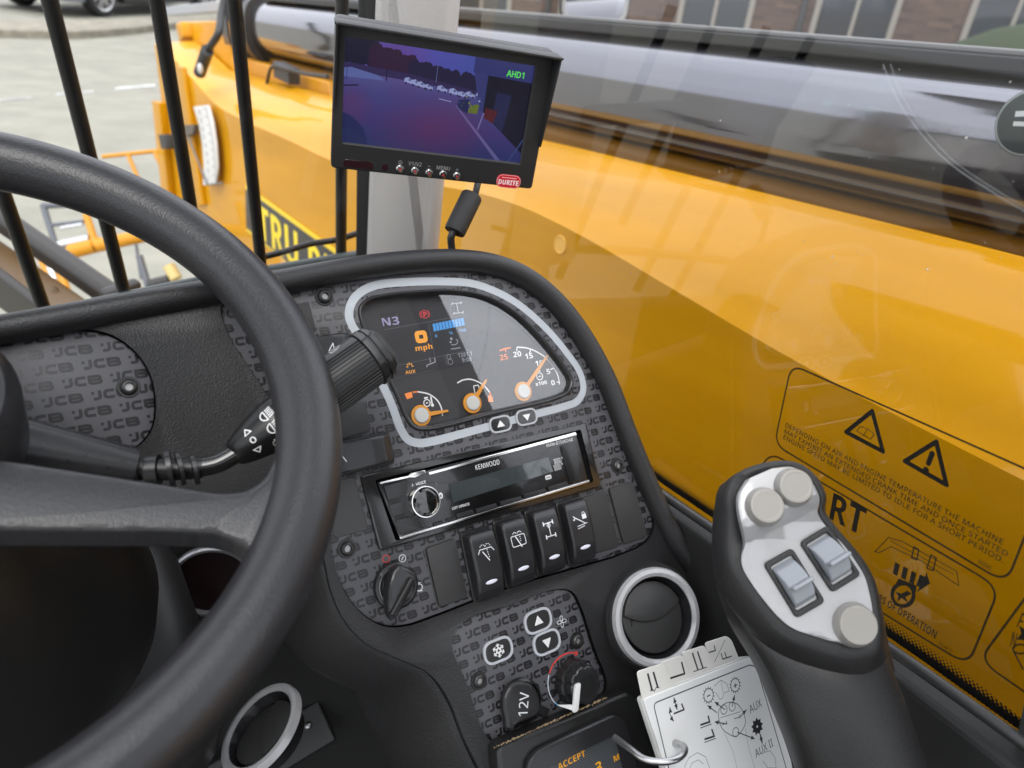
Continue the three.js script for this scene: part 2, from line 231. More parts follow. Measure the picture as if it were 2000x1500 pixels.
{
  const crease = rail([[318, 92], [345, 118], [375, 150], [420, 203], [480, 234], [560, 268], [650, 312], [800, 347], [975, 377], [1100, 431], [1280, 535], [1400, 607], [1545, 692], [1760, 808], [2000, 925]], 0.80, [V3(0.8, 1.66, 0.2), V3(0.8, 1.66, 1.2)]);
  const top = rail([[420, 130], [500, 152], [650, 190], [850, 232], [1060, 275], [1300, 333], [1500, 382], [1750, 443], [2000, 505]], 0.95, [V3(0.95, 1.86, 0.4), V3(0.95, 1.90, 1.2)]);
  const zs = []; for (let i = 0; i <= 120; i++) zs.push(-3.62 + i / 120 * 4.8);
  const sm = (R, z) => { let s = 0; for (let k = -2; k <= 2; k++) s += railAt(R, z + k * 0.05); return s / 5; };
  const rows = zs.map((z) => {
    const c = sm(crease, z), t = Math.max(c + 0.01, sm(top, z)), P = [];
    for (let i = 0; i <= 8; i++) P.push(V3(0.80, 0.75 + (c - 0.006 - 0.75) * i / 8, z));
    for (let i = 1; i <= 10; i++) { const s = i / 10, bulge = 0.022 * Math.sin(Math.PI * s); P.push(V3(0.803 + 0.147 * s - bulge, c + (t - c) * s - 0.006 * (1 - s), z)); }
    P.push(V3(0.956, t + 0.001, z), V3(0.962, t - 0.004, z), V3(0.965, t - 0.03, z), V3(0.965, t - 0.4, z), V3(0.965, 0.75, z));
    return P.map((p) => p.sub(boomAt));
  });
  const g = grid(rows.map((r) => r.reverse())); mesh('side_plate', toCreasedNormals(g, 0.5), yellow, boom);
  // far end of the plate
  const e = rows[0]; const eg = new THREE.Shape([...e].map((p) => V2(p.x, p.y))); const end = new THREE.ShapeGeometry(eg); end.translate(0, 0, zs[0] - boomAt.z + 0.001); mesh('end_plate', end, yellow, boom);
  const BX = new Frame(V3(0.795, 1.5, -1.2), V3(0, 0, 1), V3(0, 1, 0));                   // the side of the boom that faces the cab
  const B = (px) => px.map(([u, v]) => { const w = BX.hit(u, v).sub(boomAt); return V2(w.z, w.y); });
  const side = (geo) => { geo.rotateY(-Math.PI / 2); return geo; };                     // from (z, y) drawing to the side face, looking at -x
  const onSide = (shape, x0, x1, b = 0.003) => { const s = slab(shape, -x1, -x0, b); s.rotateY(-Math.PI / 2); s.scale(1, 1, 1); return s; };
  const pl = (px, r, x0, x1, m, name, b) => { const s = slab(roundShape(B(px), r), 0, x1 - x0, b ?? 0.003); const p = s.attributes.position, n = s.attributes.normal; for (let i = 0; i < p.count; i++) { const a = p.getX(i), y = p.getY(i), z = p.getZ(i); p.setXYZ(i, x1 - boomAt.x - z, y, a); const na = n.getX(i), ny = n.getY(i), nz = n.getZ(i); n.setXYZ(i, -nz, ny, na); } return mesh(name, s, m, boom); };
  pl([[350, 128], [362, 132], [402, 400], [386, 400]], 0.005, 0.783, 0.80, yellow, 'stiffening_rib');
  pl([[308, 196], [322, 200], [345, 420], [330, 420]], 0.01, 0.77, 0.80, yellow, 'edge_flange');
  pl([[330, 262], [342, 262], [348, 290], [336, 290]], 0.005, 0.75, 0.79, std(rgb(0.03), 0.5), 'bump_stop');
  // weathered ring of the pivot boss and its hole
  const hole = BX.hit(1090, 478).sub(boomAt);
  const hb = lathe([[0.0, 0.001], [0.0135, 0.001], [0.014, 0.002], [0.0155, 0.002], [0.016, 0.0]], 32); hb.rotateY(-Math.PI / 2); hb.translate(0.0, hole.y, hole.z); mesh('drain_plug', hb, phy(rgb(0.85, 0.47, 0.08), 0.45), boom);
  
  // angle scale with its plumb pointer
  const sc = [[390, 208], [419, 205], [429, 240], [435, 280], [438, 325], [434, 358], [408, 361], [410, 320], [407, 280], [400, 240]], sb = bounds(B(sc), 0.002);
  const scaleMap = print(sb, 3000, (P) => { P.fill('#d8d6d2'); for (let i = 0; i <= 44; i++) { const t = i / 44, v = 212 + t * 142, xr = 419 + 18 * Math.sin(Math.min(1, t * 1.1) * 1.5), L = i % 5 ? 5 : 10; const a = B([[xr - 1, v]])[0], b = B([[xr - L, v]])[0]; P.line([a, b], 0.0016, '#333'); if (i % 5 === 2) { const q = B([[xr - 18, v]])[0]; P.text(String(80 - Math.round(t * 80 / 10) * 10), q.x, q.y, 0.02, '#555', {}); } } });
  { const m = pl(sc, 0.004, 0.772, 0.778, std(rgb(1), 0.45, { map: scaleMap }), 'angle_scale', 0.001); const p = m.geometry.attributes.position, uv = m.geometry.attributes.uv; for (let i = 0; i < p.count; i++) uv.setXY(i, p.getZ(i), p.getY(i)); }
  pl([[352, 246], [396, 243], [392, 262], [380, 266], [360, 262]], 0.004, 0.765, 0.785, std(rgb(0.12, 0.1, 0.08), 0.5), 'pointer_bracket');
  const loc = (u, v, x) => onX(u, v, x).sub(boomAt);
  mesh('pointer', bar(loc(364, 258, 0.768), loc(405, 361, 0.768), 0.004, 8), std(rgb(0.15), 0.5), boom); mesh('pointer', bar(loc(405, 361, 0.768), loc(434, 357, 0.77), 0.003, 8), std(rgb(0.15), 0.5), boom);
  // banner on the boom side
  const bn = [[478, 360], [730, 540], [730, 640], [480, 452]], bp = B(bn), bb = bounds(bp, 0.002), a0 = bp[0], a1 = bp[1], rot = Math.atan2(a1.y - a0.y, a1.x - a0.x), hgt = bp[0].y - bp[3].y;
  const ban = print(bb, 2200, (P) => {
    P.fill('#e9b400'); const g2 = P.g; const L = (t, s) => V2(a0.x + (a1.x - a0.x) * t, a0.y + (a1.y - a0.y) * t - hgt * s);
    P.poly([L(-0.2, 0), L(1.2, 0), L(1.2, 1), L(-0.2, 1)], '#2d3033'); P.line([L(-0.2, 0.045), L(1.2, 0.045)], hgt * 0.09, '#e6c21c'); P.line([L(-0.2, 0.955), L(1.2, 0.955)], hgt * 0.09, '#e6c21c');
    const q = L(0.115, 0.5); g2.save(); g2.translate(q.x, q.y); g2.transform(Math.cos(rot), Math.sin(rot), 0, 1, 0, 0); const k = hgt * 0.93 / 100; g2.scale(k * 1.18, -k); g2.font = 'bold 100px sans-serif'; g2.textBaseline = 'middle'; g2.fillStyle = '#f0d21e'; g2.fillText('TRU PLANT', 0, 5); g2.restore();
  });
  { const m = pl(bn, 0.001, 0.7965, 0.7985, std(rgb(1), 0.4, { map: ban }), 'name_banner', 0.0005); const p = m.geometry.attributes.position, uv = m.geometry.attributes.uv; for (let i = 0; i < p.count; i++) uv.setXY(i, p.getZ(i), p.getY(i)); m.userData.label = 'dark banner with yellow lettering'; }
}
// head of the boom: bracket behind the plate, with a hanging strap
{
  const p0 = onX(390, 120, 0.97), g = thing('boom_nose_bracket', 'upright yellow bracket at the far end of the black boom tube', 'bracket', null, p0);
  const P = (px, x) => px.map(([u, v]) => { const w = onX(u, v, x); return V2(w.z - p0.z, w.y - p0.y); });
  const plate = (px, x, t, m, n, r = 0.01, b = 0.006) => { const s = slab(roundShape(P(px, x), r), 0, t, b); const p = s.attributes.position, nn = s.attributes.normal; for (let i = 0; i < p.count; i++) { const a = p.getX(i), y = p.getY(i), z = p.getZ(i); p.setXYZ(i, x - p0.x + t - z, y, a); const na = nn.getX(i), ny = nn.getY(i), nz = nn.getZ(i); nn.setXYZ(i, -nz, ny, na); } return mesh(n, s, m, g); };
  plate([[352, 42], [448, 40], [452, 110], [476, 200], [410, 205], [322, 112], [330, 96], [352, 78]], 0.97, 0.06, yellow, 'upright_plate');
  plate([[342, 46], [352, 42], [358, 72], [350, 84]], 0.93, 0.16, yellow, 'side_flange');
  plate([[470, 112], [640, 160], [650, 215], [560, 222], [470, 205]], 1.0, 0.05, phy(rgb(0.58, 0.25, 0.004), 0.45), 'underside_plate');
  const L = (u, v, x) => onX(u, v, x).sub(p0);
  mesh('hose', tube([L(442, -20, 0.86), L(432, 30, 0.83), L(426, 66, 0.8), L(410, 92, 0.785), L(396, 122, 0.78)], 0.012, 24, 10), std(rgb(0.03), 0.5), g);
  mesh('strap_end', bar(L(405, 98, 0.778), L(390, 142, 0.778), 0.021, 14), std(rgb(0.035), 0.5), g);
  const d = new THREE.SphereGeometry(0.018, 20, 14); d.scale(0.5, 1, 1); const q = L(391, 134, 0.757); d.translate(q.x, q.y, q.z); mesh('pin_cap', d, std(rgb(0.55, 0.53, 0.5), 0.4), g);
  mesh('cable', tube([L(520, 170, 0.94), L(530, 132, 0.93), L(560, 135, 0.92), L(600, 145, 0.92), L(640, 150, 0.93)], 0.006, 24, 8), std(rgb(0.03), 0.6), g);
  mesh('bearing_block', beam(L(545, 135, 0.95), L(575, 150, 0.95), 0.04, 0.05), std(rgb(0.04), 0.5), g);
  mesh('cross_rail', beam(L(330, 22, 1.1), L(450, 12, 1.1), 0.04, 0.04), std(rgb(0.35, 0.36, 0.38), 0.4), g);
}
// black inner boom tube above the yellow section
{
  const z0 = -3.22, z1 = 1.3, topY = (z) => 2.0 + (z + 0.41) * 0.06, c0 = V3(1.11, topY(z0) - 0.09, z0);
  const g = thing('boom_tube', 'thick glossy black boom tube mirroring the sky above the yellow section', 'boom tube', null, c0);
  const paint = phy(rgb(0.21, 0.21, 0.235), 0.12, { metalness: 0.9, clearcoat: 0.4, clearcoatRoughness: 0.07, bumpMap: noiseTex(512, 60, 0.5, { oct: 2, stretch: 12 }), bumpScale: 0.00002 });
  const prof = (hw, hh, r) => roundShape(rect(0, 0, hw * 2, hh * 2), r);
  const ext = (sh, L) => { let e = new THREE.ExtrudeGeometry(sh, { depth: L, bevelEnabled: false, curveSegments: 24 }); e = toCreasedNormals(e, 0.5); e.rotateX(-Math.atan(0.06)); return boxUV(e); };
  mesh('tube', ext(prof(0.12, 0.09, 0.082), z1 - z0), paint, g);
  const col = ext(prof(0.15, 0.13, 0.11), 0.07); mesh('end_collar', col, std(rgb(0.05, 0.05, 0.055), 0.35), g);
  const col2 = ext(prof(0.14, 0.115, 0.1), 0.05); col2.translate(0, 0.006, 0.2); mesh('collar', col2, std(rgb(0.03), 0.4), g);
  for (const [n, y, h, w, c] of [['guide_rail', 0.098, 0.018, 0.06, 0.012], ['rail_cap', 0.111, 0.008, 0.05, 0.16]]) mesh(n, beam(V3(-0.06, y + 0.018, 0.3), V3(-0.06, y + 0.06 * 4.3, 4.3), w, h, V3(0, 1, 0), 0.003), std(rgb(c), 0.42), g);
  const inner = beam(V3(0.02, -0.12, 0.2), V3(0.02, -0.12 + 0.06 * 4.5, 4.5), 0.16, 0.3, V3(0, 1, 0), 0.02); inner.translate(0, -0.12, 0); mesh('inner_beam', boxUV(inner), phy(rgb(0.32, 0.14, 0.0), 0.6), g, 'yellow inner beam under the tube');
  const q = onX(2014, 240, 0.984).sub(c0);
  const bb = [-0.06, -0.06, 0.06, 0.06], logo = print(bb, 4000, (P) => { P.fill('#3a4244'); P.ring(0, 0, 0.034, 0.002, '#8f9899'); P.line([V2(-0.018, 0.006), V2(0.006, 0.012), V2(0.008, -0.014)], 0.006, '#c9cfd0'); P.line([V2(-0.016, -0.004), V2(-0.004, -0.002)], 0.005, '#c9cfd0'); });
  const bd = slab(roundShape(smooth([...Array(24)].map((_, i) => V2(0.036 * Math.cos(i / 12 * Math.PI), 0.036 * Math.sin(i / 12 * Math.PI))), 48), 0), 0, 0.004, 0.0015); bd.rotateY(-Math.PI / 2); bd.translate(q.x, q.y, q.z); mesh('round_badge', bd, std(rgb(1), 0.4, { map: logo }), g);
}
// ---------- attachment carriage in front of the machine ----------
{
  const p0 = at(190, 440, 3.4), g = thing('carriage', 'orange and steel attachment carriage low in front of the windscreen', 'carriage', null, p0);
  const L = (u, v, d = 3.4) => at(u, v, d).sub(p0), or = phy(rgb(0.6, 0.26, 0.008), 0.45), gr = std(rgb(0.11, 0.12, 0.14), 0.5), ch = std(rgb(0.72), 0.18, { metalness: 0.9 });
  const rod = (a, b, r, m, n) => mesh(n, bar(L(...a), L(...b), r * 3.4 / FL, 12), m, g);
  rod([200, 306], [332, 292], 4, or, 'guard_rail'); rod([250, 302], [268, 345], 4, or, 'upright'); rod([302, 296], [338, 372], 4.5, or, 'upright'); rod([338, 372], [352, 390], 7, std(rgb(0.3), 0.4), 'hinge_pin'); rod([268, 345], [345, 420], 3, or, 'upright');
  rod([84, 402], [160, 398], 6, gr, 'ladder_rung'); rod([84, 400], [108, 478], 6, gr, 'ladder_side'); rod([98, 440], [165, 432], 3.5, gr, 'ladder_rung'); rod([120, 445], [162, 438], 4, ch, 'ladder_rung');
  rod([100, 482], [175, 466], 8, ch, 'ram_rod'); rod([138, 492], [185, 480], 14, or, 'ram_barrel'); rod([190, 480], [300, 456], 13, or, 'cross_tube'); rod([168, 418], [185, 470], 7, or, 'link_arm'); rod([185, 470], [192, 480], 12, or, 'pivot_lug'); rod([92, 470], [104, 476], 8, or, 'pivot_lug');
  rod([300, 456], [420, 440], 13, or, 'cross_tube'); rod([120, 500], [135, 505], 13, std(rgb(0.12, 0.06, 0.02), 0.6), 'bush');
  rod([78, 500], [104, 568], 6, or, 'leg_post'); rod([112, 515], [142, 600], 8, or, 'leg_post'); rod([98, 520], [122, 588], 8, ch, 'ram_rod'); rod([88, 566], [106, 562], 6, or, 'pivot_lug');
  rod([266, 478], [276, 545], 3, gr, 'hydraulic_hose'); rod([272, 500], [290, 560], 7, gr, 'fork_tine'); rod([290, 555], [330, 545], 9, std(rgb(0.05), 0.6), 'pallet_shoe'); rod([330, 520], [345, 545], 12, std(rgb(0.62, 0.48, 0.2), 0.7), 'wood_block');
}
// black parts just outside the windscreen
{
  const a = at(-60, 385, 1.5), b = at(238, 592, 1.42), m = std(rgb(0.028, 0.024, 0.02), 0.38);
  const g = thing('mirror_arm', 'thick black tubular arm crossing diagonally outside the windscreen', 'arm', null, a);
  mesh('tube', beam(V3(), b.clone().sub(a), 0.042, 0.042, V3(0, 1, 0), 0.014), m, g); mesh('base_flange', beam(b.clone().sub(a).multiplyScalar(0.96), b.clone().sub(a).multiplyScalar(1.02), 0.08, 0.08, V3(0, 1, 0), 0.01), m, g);
  const c = at(20, 560, 1.4), h = thing('headlamp_guard', 'black boxy headlamp guard at the lower edge of the windscreen', 'lamp guard', null, c);
  mesh('top_plate', beam(at(-80, 455, 1.5).sub(c), at(150, 618, 1.38).sub(c), 0.075, 0.02, V3(0, 1, 0.2), 0.006), std(rgb(0.12, 0.065, 0.02), 0.4), h);
  mesh('front_plate', beam(at(-80, 500, 1.48).sub(c), at(120, 655, 1.38).sub(c), 0.02, 0.09, V3(0, 1, 0.2), 0.006), m, h);
  const pyr = new THREE.ConeGeometry(0.055, 0.07, 4); pyr.rotateY(0.5); const pp = at(112, 590, 1.42).sub(c); pyr.translate(pp.x, pp.y, pp.z); mesh('corner_cap', pyr.toNonIndexed(), std(rgb(0.12, 0.07, 0.02), 0.4), h);
}
// outside mirror
{
  const c = at(1165, -14, 2.2), F = new Frame(c, AX.clone().setY(0.02), V3(0, 1, 0)), g = thing('wing_mirror', 'outside mirror with black rounded housing showing yellow paint and yard', 'mirror', F, c), s = 2.2 / FL;
  mesh('housing', slab(roundShape(rect(0, 0, 138 * s, 118 * s), 30 * s), -0.05, 0, 0.012), M.black, g);
  mesh('rim', slab(roundShape(rect(0, 0, 130 * s, 110 * s), 28 * s, [[rect(0, 0, 116 * s, 96 * s), 24 * s]]), 0, 0.006, 0.002), std(rgb(0.3), 0.3), g);
  mesh('mirror_glass', slab(roundShape(rect(0, 0, 118 * s, 98 * s), 24 * s), 0.0005, 0.003), std(rgb(0.9), 0.02, { metalness: 1 }), g);
  mesh('arm', bar(V3(-60 * s, 20 * s, -0.02), V3(-115 * s, 30 * s, -0.02), 0.016, 12), M.black, g); mesh('joint', new THREE.SphereGeometry(0.028, 16, 12).translate(-100 * s, 22 * s, -0.01), M.black, g);
}
// ---------- across the yard on the boom's side ----------
{
  const w0 = at(640, 0, 16), w1 = at(2150, 0, 11); w0.y = w1.y = 0; const dir = w1.clone().sub(w0), L = dir.length(); dir.normalize();
  const F = new Frame(w0, dir, V3(0, 1, 0)), g = thing('brick_building', 'brown brick workshop with pale framed windows behind the boom', 'building', F, w0);
  const bt = print([0, 0, 2.4, 1.2], 340, (P) => { P.fill('#6d5d52'); for (let r = 0; r < 16; r++) for (let i = -1; i < 11; i++) { const t = 0.85 + 0.3 * rnd(); P.fill(`rgb(${112 * t | 0},${88 * t | 0},${74 * t | 0})`, [i * 0.24 + (r % 2) * 0.12, r * 0.075, i * 0.24 + (r % 2) * 0.12 + 0.228, r * 0.075 + 0.064]); } }, true);
  mesh('wall', slab(new THREE.Shape(rect(L / 2, 2, L, 4)), -4, 0), std(rgb(0.52), 0.9, { map: bt }), g);
  mesh('roof', slab(roundShape(rect(L / 2, 4.15, L + 0.6, 0.3), 0.05), -4.3, 0.4), std(rgb(0.12), 0.7), g);
  for (let i = 0; i < 6; i++) { const x = 1.4 + i * (L - 2.4) / 5, fr = new THREE.Group(); fr.name = 'window'; fr.position.set(x, 1.75, 0); g.add(fr); mesh('frame', slab(roundShape(rect(0, 0, 1.3, 1.5), 0.01, [[rect(0, 0, 1.12, 1.32), 0.01]]), -0.02, 0.05), std(rgb(0.22, 0.2, 0.17), 0.5), fr); mesh('pane', slab(new THREE.Shape(rect(0, 0, 1.14, 1.34)), -0.02, 0.01), phy(rgb(0.03, 0.035, 0.04), 0.06), fr); mesh('mullion', slab(new THREE.Shape(rect(0, 0, 0.06, 1.32)), 0.01, 0.045), std(rgb(0.22, 0.2, 0.17), 0.5), fr); }
  for (let i = 0; i < 3; i++) mesh('drain_pipe', bar(V3(0.5 + i * L / 3, 0, 0.06), V3(0.5 + i * L / 3, 4, 0.06), 0.05, 10), std(rgb(0.03), 0.5), g);
  const gb = at(1990, 30, 12); gb.y = 0; const bg = new THREE.SphereGeometry(1, 32, 16); const bm = mesh('grass_bank', bg, std(rgb(0.035, 0.06, 0.014), 0.95, { map: noiseTex(256, 40, 0.03, { lo: 0.5, hi: 1, srgb: true }) })); bm.scale.set(1.6, 2.35, 2.4); bm.position.copy(at(2120, 30, 9)).setY(-0.2); tag(bm, 'green grass bank behind the far end of the workshop', 'bank', null, 'structure');
  const wb = at(1770, 40, 9); wb.y = 0; const bin = thing('yard_bin', 'dark yard bin with slanted pale lid standing before the workshop', 'bin', F, wb);
  mesh('body', new RoundedBoxGeometry(0.7, 1.25, 0.7, 2, 0.04).translate(0, 0.75, 0), std(rgb(0.03, 0.035, 0.04), 0.5), bin); const lid = new RoundedBoxGeometry(0.78, 0.06, 0.8, 2, 0.02); lid.rotateX(0.35); lid.translate(0, 1.45, 0); mesh('lid', lid, std(rgb(0.16, 0.2, 0.2), 0.4), bin); for (const x of [-0.25, 0.25]) mesh('wheel', new THREE.CylinderGeometry(0.12, 0.12, 0.06, 20).rotateZ(Math.PI / 2).translate(x, 0.12, -0.2), M.black, bin);
}
// ---------- cab shell ----------
const trimGrey = std(rgb(0.42, 0.405, 0.39), 0.6, { bumpMap: grainFine, bumpScale: 0.0002 });
const cabDark = std(rgb(0.03), 0.7), cabBlack = std(rgb(0.012), 0.6);
const WN = new Frame(V3(0.50, 1.65, -0.33), V3(-0.1174, 0, 0.993), V3(0.02, 1, 0));       // the side window, next to the boom
const WSn = new Frame(V3(0, 1.8, -0.93), V3(1, 0.03, 0), V3(-0.06, 0.967, 0.225));         // the windscreen guard, outside the glass
const WSg = WSn.off(0.035);
{
  const g = thing('cab_frame', 'grey and black cab body enclosing the controls', 'cab', null, V3(0, 1.0, 0));
  const P = (x, y, z) => V3(x, y - 1.0, z), bx = (n, x0, x1, y0, y1, z0, z1, m, r = 0.01) => mesh(n, new RoundedBoxGeometry(x1 - x0, y1 - y0, z1 - z0, 2, r).translate((x0 + x1) / 2, (y0 + y1) / 2 - 1.0, (z0 + z1) / 2), m, g);
  bx('floor', -0.85, 0.62, 0.94, 1.0, -1.0, 0.95, cabBlack); bx('front_wall', -0.85, 0.56, 1.0, 1.58, -0.92, -0.88, cabBlack);
  bx('rear_wall', -0.85, 0.5, 1.0, 1.62, 0.88, 0.93, cabDark);
  bx('roof_front', -0.85, 0.62, 2.62, 2.7, -0.95, -0.55, cabDark); bx('roof_rear', -0.85, 0.55, 2.62, 2.7, 0.42, 0.95, cabDark); bx('roof_side', -0.85, -0.62, 2.62, 2.7, -0.55, 0.42, cabDark); bx('roof_side', 0.40, 0.6, 2.62, 2.7, -0.55, 0.42, cabDark);
  bx('rear_post', -0.85, -0.74, 1.6, 2.64, 0.8, 0.92, cabDark); bx('rear_post', 0.36, 0.47, 1.6, 2.64, 0.72, 0.92, cabDark); bx('door_post', -0.86, -0.79, 1.4, 2.64, -0.05, 0.03, cabDark); bx('front_post', -0.86, -0.76, 1.0, 2.64, -0.93, -0.83, cabDark);
  { const k = [[1.45, 0.11], [1.75, 0.035], [1.9, -0.025], [2.05, -0.068], [2.66, -0.19]].map(([y, z]) => P(0.475, y, z)), rows = k.map((c) => [[-0.025, -0.085], [0.025, -0.085], [0.025, 0.085], [-0.025, 0.085], [-0.025, -0.085]].map(([x, z]) => c.clone().add(V3(x, 0, z)))); mesh('middle_post', toCreasedNormals(grid(rows), 0.5), cabDark, g); }
  for (let i = 0; i < 3; i++) bx('rear_guard_bar', -0.5 + i * 0.28, -0.47 + i * 0.28, 1.62, 2.62, 0.92, 0.94, cabDark, 0.004);
  // front corner pillar beside the monitor, with its black seal
  const PL = new Frame(at(812, 240, 0.86), V3(0.80, 0, 0.6), V3(0, 1, 0)), PG = PL.from(g.position);
  const put = (geo, F) => { geo.applyMatrix4(F.matrix()); const d = F.p.clone().sub(g.position); geo.translate(d.x, d.y, d.z); return geo; };
  mesh('corner_pillar', put(slab(roundShape(PL.qs([[737, -120], [903, -120], [846, 540], [714, 540]]), 0.004), -0.06, 0.012, 0.016, 5), PL), trimGrey, g, 'pale grey corner pillar');
  const PB = PL.off(-0.03);
  mesh('pillar_seal', put(slab(roundShape(PB.qs([[703, -120], [745, -120], [738, 540], [697, 540]]), 0.003), -0.02, 0.012, 0.005), PB), cabBlack, g);
  // black wall under the side window, with its ledge
  const e = [[1236, 905], [1300, 952], [1400, 1020], [1600, 1155], [1800, 1293], [2000, 1437], [2300, 1660]], W1 = WN.off(0.004), ed = W1.qs(e);
  const b0 = W1.loc(V3(0.5, 1.0, -0.7)), b1 = W1.loc(V3(0.4, 1.0, 0.4));
  mesh('side_wall', put(slab(roundShape([...ed, V2(b1.x, b1.y), V2(b0.x, b0.y)], 0.002), 0, 0.03, 0.006), W1), cabBlack, g);
  const W2 = WN.off(0.036); mesh('sill_strip', put(tube(W2.qs([[1250, 935], [1300, 970], [1400, 1038], [1600, 1172], [1800, 1310], [2000, 1452], [2200, 1600]]).map((q) => V3(q.x, q.y, 0)), 0.004, 40, 8), W2), std(rgb(0.03), 0.35), g);
  // rubber bead along the foot of the windscreen
  mesh('screen_bead', put(tube(WSg.qs([[-80, 655], [0, 632], [150, 598], [400, 546], [560, 520], [700, 496]]).map((q) => V3(q.x, q.y, 0.004)), 0.008, 30, 8), WSg), std(rgb(0.035, 0.045, 0.045), 0.3), g);
}
const fillPane = (F, pts) => { const g = new THREE.ShapeGeometry(new THREE.Shape(pts)); return flatUV(g); };
{
  const g = thing('side_window', 'large flat side window between the controls and the yellow boom', 'window', WN, WN.p);
  mesh('pane', fillPane(WN, [V2(-0.52, -0.55), V2(1.12, -0.55), V2(1.12, 0.95), V2(-0.52, 0.95)]), M.pane, g);
  // dotted black border baked on the glass
  const WI = WN.off(0.0015), lo = [[1236, 905], [1300, 952], [1400, 1020], [1600, 1155], [1800, 1293], [2000, 1437], [2200, 1585]].map(([u, v]) => WI.q(u, v)), A = lo[0], Bq = lo[lo.length - 1], bb = bounds([...lo, V2(A.x, A.y + 0.05)], 0.004);
  const yAt = (x) => { for (let i = 1; i < lo.length; i++) if (x <= lo[i].x) { const t = (x - lo[i - 1].x) / (lo[i].x - lo[i - 1].x); return lo[i - 1].y + (lo[i].y - lo[i - 1].y) * t; } return Bq.y; };
  const frit = print(bb, 2300, (P) => { P.g.fillStyle = '#0a0a0a'; const s = 0.0029; for (let i = 0; i < 400; i++) for (let r = 0; r < 8; r++) { const x = A.x + (i + (r % 2) * 0.5) * s, y = yAt(x) + 0.003 + r * s * 0.62, rr = s * Math.max(0, 0.6 - r * 0.07); P.disc(x, y, rr, '#0a0a0a'); } });
  const fm = new THREE.MeshStandardMaterial({ map: frit, transparent: true, alphaTest: 0.5, roughness: 0.4, side: THREE.DoubleSide });
  const gs = fillPane(WN, [V2(bb[0], bb[1]), V2(bb[2], bb[1]), V2(bb[2], bb[3]), V2(bb[0], bb[3])]); gs.translate(0, 0, 0.0015); mesh('dotted_border', gs, fm, g);
  // warning decals on the glass
  const K = (u, v) => WI.q(u, v), Ks = (a) => a.map(([u, v]) => K(u, v)), b2 = bounds(Ks([[1490, 690], [2120, 760], [2150, 1560], [1380, 880]]), 0.01);
  const ink = '#17150f';
  const dec = print(b2, 2300, (P) => {
    const rt = (a, b) => { const p = K(...a), q = K(...b); return Math.atan2(q.y - p.y, q.x - p.x); };
    const rb = (px, r) => { const S = roundShape(Ks(px), r); P.line(S.getPoints(8), 0.0013, ink, true); };
    rb([[1545, 712], [2045, 935], [1965, 1140], [1512, 868]], 0.012);
    rb([[1505, 884], [1952, 1148], [1890, 1300], [1420, 1010]], 0.012);
    rb([[2030, 1130], [2400, 1350], [2330, 1580], [1912, 1290]], 0.012);
    const tri = (px) => { P.line(Ks(px), 0.0032, ink, true); };
    tri([[1703, 803], [1652, 844], [1724, 882]]); tri([[1828, 863], [1767, 901], [1848, 947]]);
    P.line(Ks([[1820, 886], [1813, 905]]), 0.0036, ink, false, 'round'); { const q = K(1808, 918); P.disc(q.x, q.y, 0.0021, ink); }
    P.line(Ks([[1679, 833], [1694, 838], [1707, 848], [1700, 858], [1686, 850], [1673, 842]]), 0.0006, ink, true); P.line(Ks([[1694, 838], [1686, 850]]), 0.0006, ink);
    const txt = (s, a, b, h, w = 'normal', sx) => { const p = K(...a), q = K(...b), L = p.distanceTo(q); P.g.save(); P.g.font = `${w} 100px sans-serif`; const tw = P.g.measureText(s).width; P.g.restore(); P.text(s, p.x, p.y, h, ink, { rot: rt(a, b), align: 'left', weight: w, sx: sx ?? L / (tw * h / 100) }); if (w === 'normal') P.text(s, p.x, p.y + 0.0002, h, ink, { rot: rt(a, b), align: 'left', weight: w, sx: sx ?? L / (tw * h / 100) }); };
    txt('DEPENDING ON AIR AND ENGINE TEMPERATURE THE MACHINE', [1533, 829], [1960, 1060], 0.0053);
    txt('MAY EXHIBIT AN EXTENDED CRANK TIME AND ONCE STARTED', [1531, 841], [1969, 1083], 0.0053);
    txt('ENGINE SPEED MAY BE LIMITED TO IDLE FOR A SHORT PERIOD.', [1529, 852], [1961, 1096], 0.0053);
    txt('START', [1525, 935], [1690, 1018], 0.031, 'bold');
    txt('EVERY 10 HOURS OF OPERATION', [1636, 1113], [1830, 1241], 0.0085, 'bold'); txt('333/P8772', [1833, 1256], [1858, 1273], 0.004, 'bold'); txt('334/C6145', [1910, 1095], [1935, 1110], 0.004, 'normal');
    // machine outline, arrow and running engine sign
    P.line(Ks([[1708, 1078], [1735, 1050], [1762, 1058], [1868, 1116], [1872, 1144], [1800, 1096], [1770, 1082], [1740, 1068], [1716, 1080]]), 0.0006, ink, true); P.line(Ks([[1738, 1056], [1862, 1122]]), 0.0005, ink); P.line(Ks([[1785, 1068], [1780, 1090], [1790, 1094], [1794, 1074]]), 0.0009, ink, true); P.line(Ks([[1818, 1084], [1810, 1110], [1822, 1115], [1828, 1090]]), 0.0009, ink, true);
    for (let i = 0; i < 3; i++) { const u = 1748 + i * 16, v = 1098 + i * 8.5; P.poly(Ks([[u, v], [u + 9, v + 5], [u + 4, v + 27], [u - 5, v + 22]]), ink); }
    P.poly(Ks([[1796, 1122], [1806, 1127], [1809, 1117], [1816, 1140], [1790, 1157], [1795, 1147], [1789, 1144]]), ink);
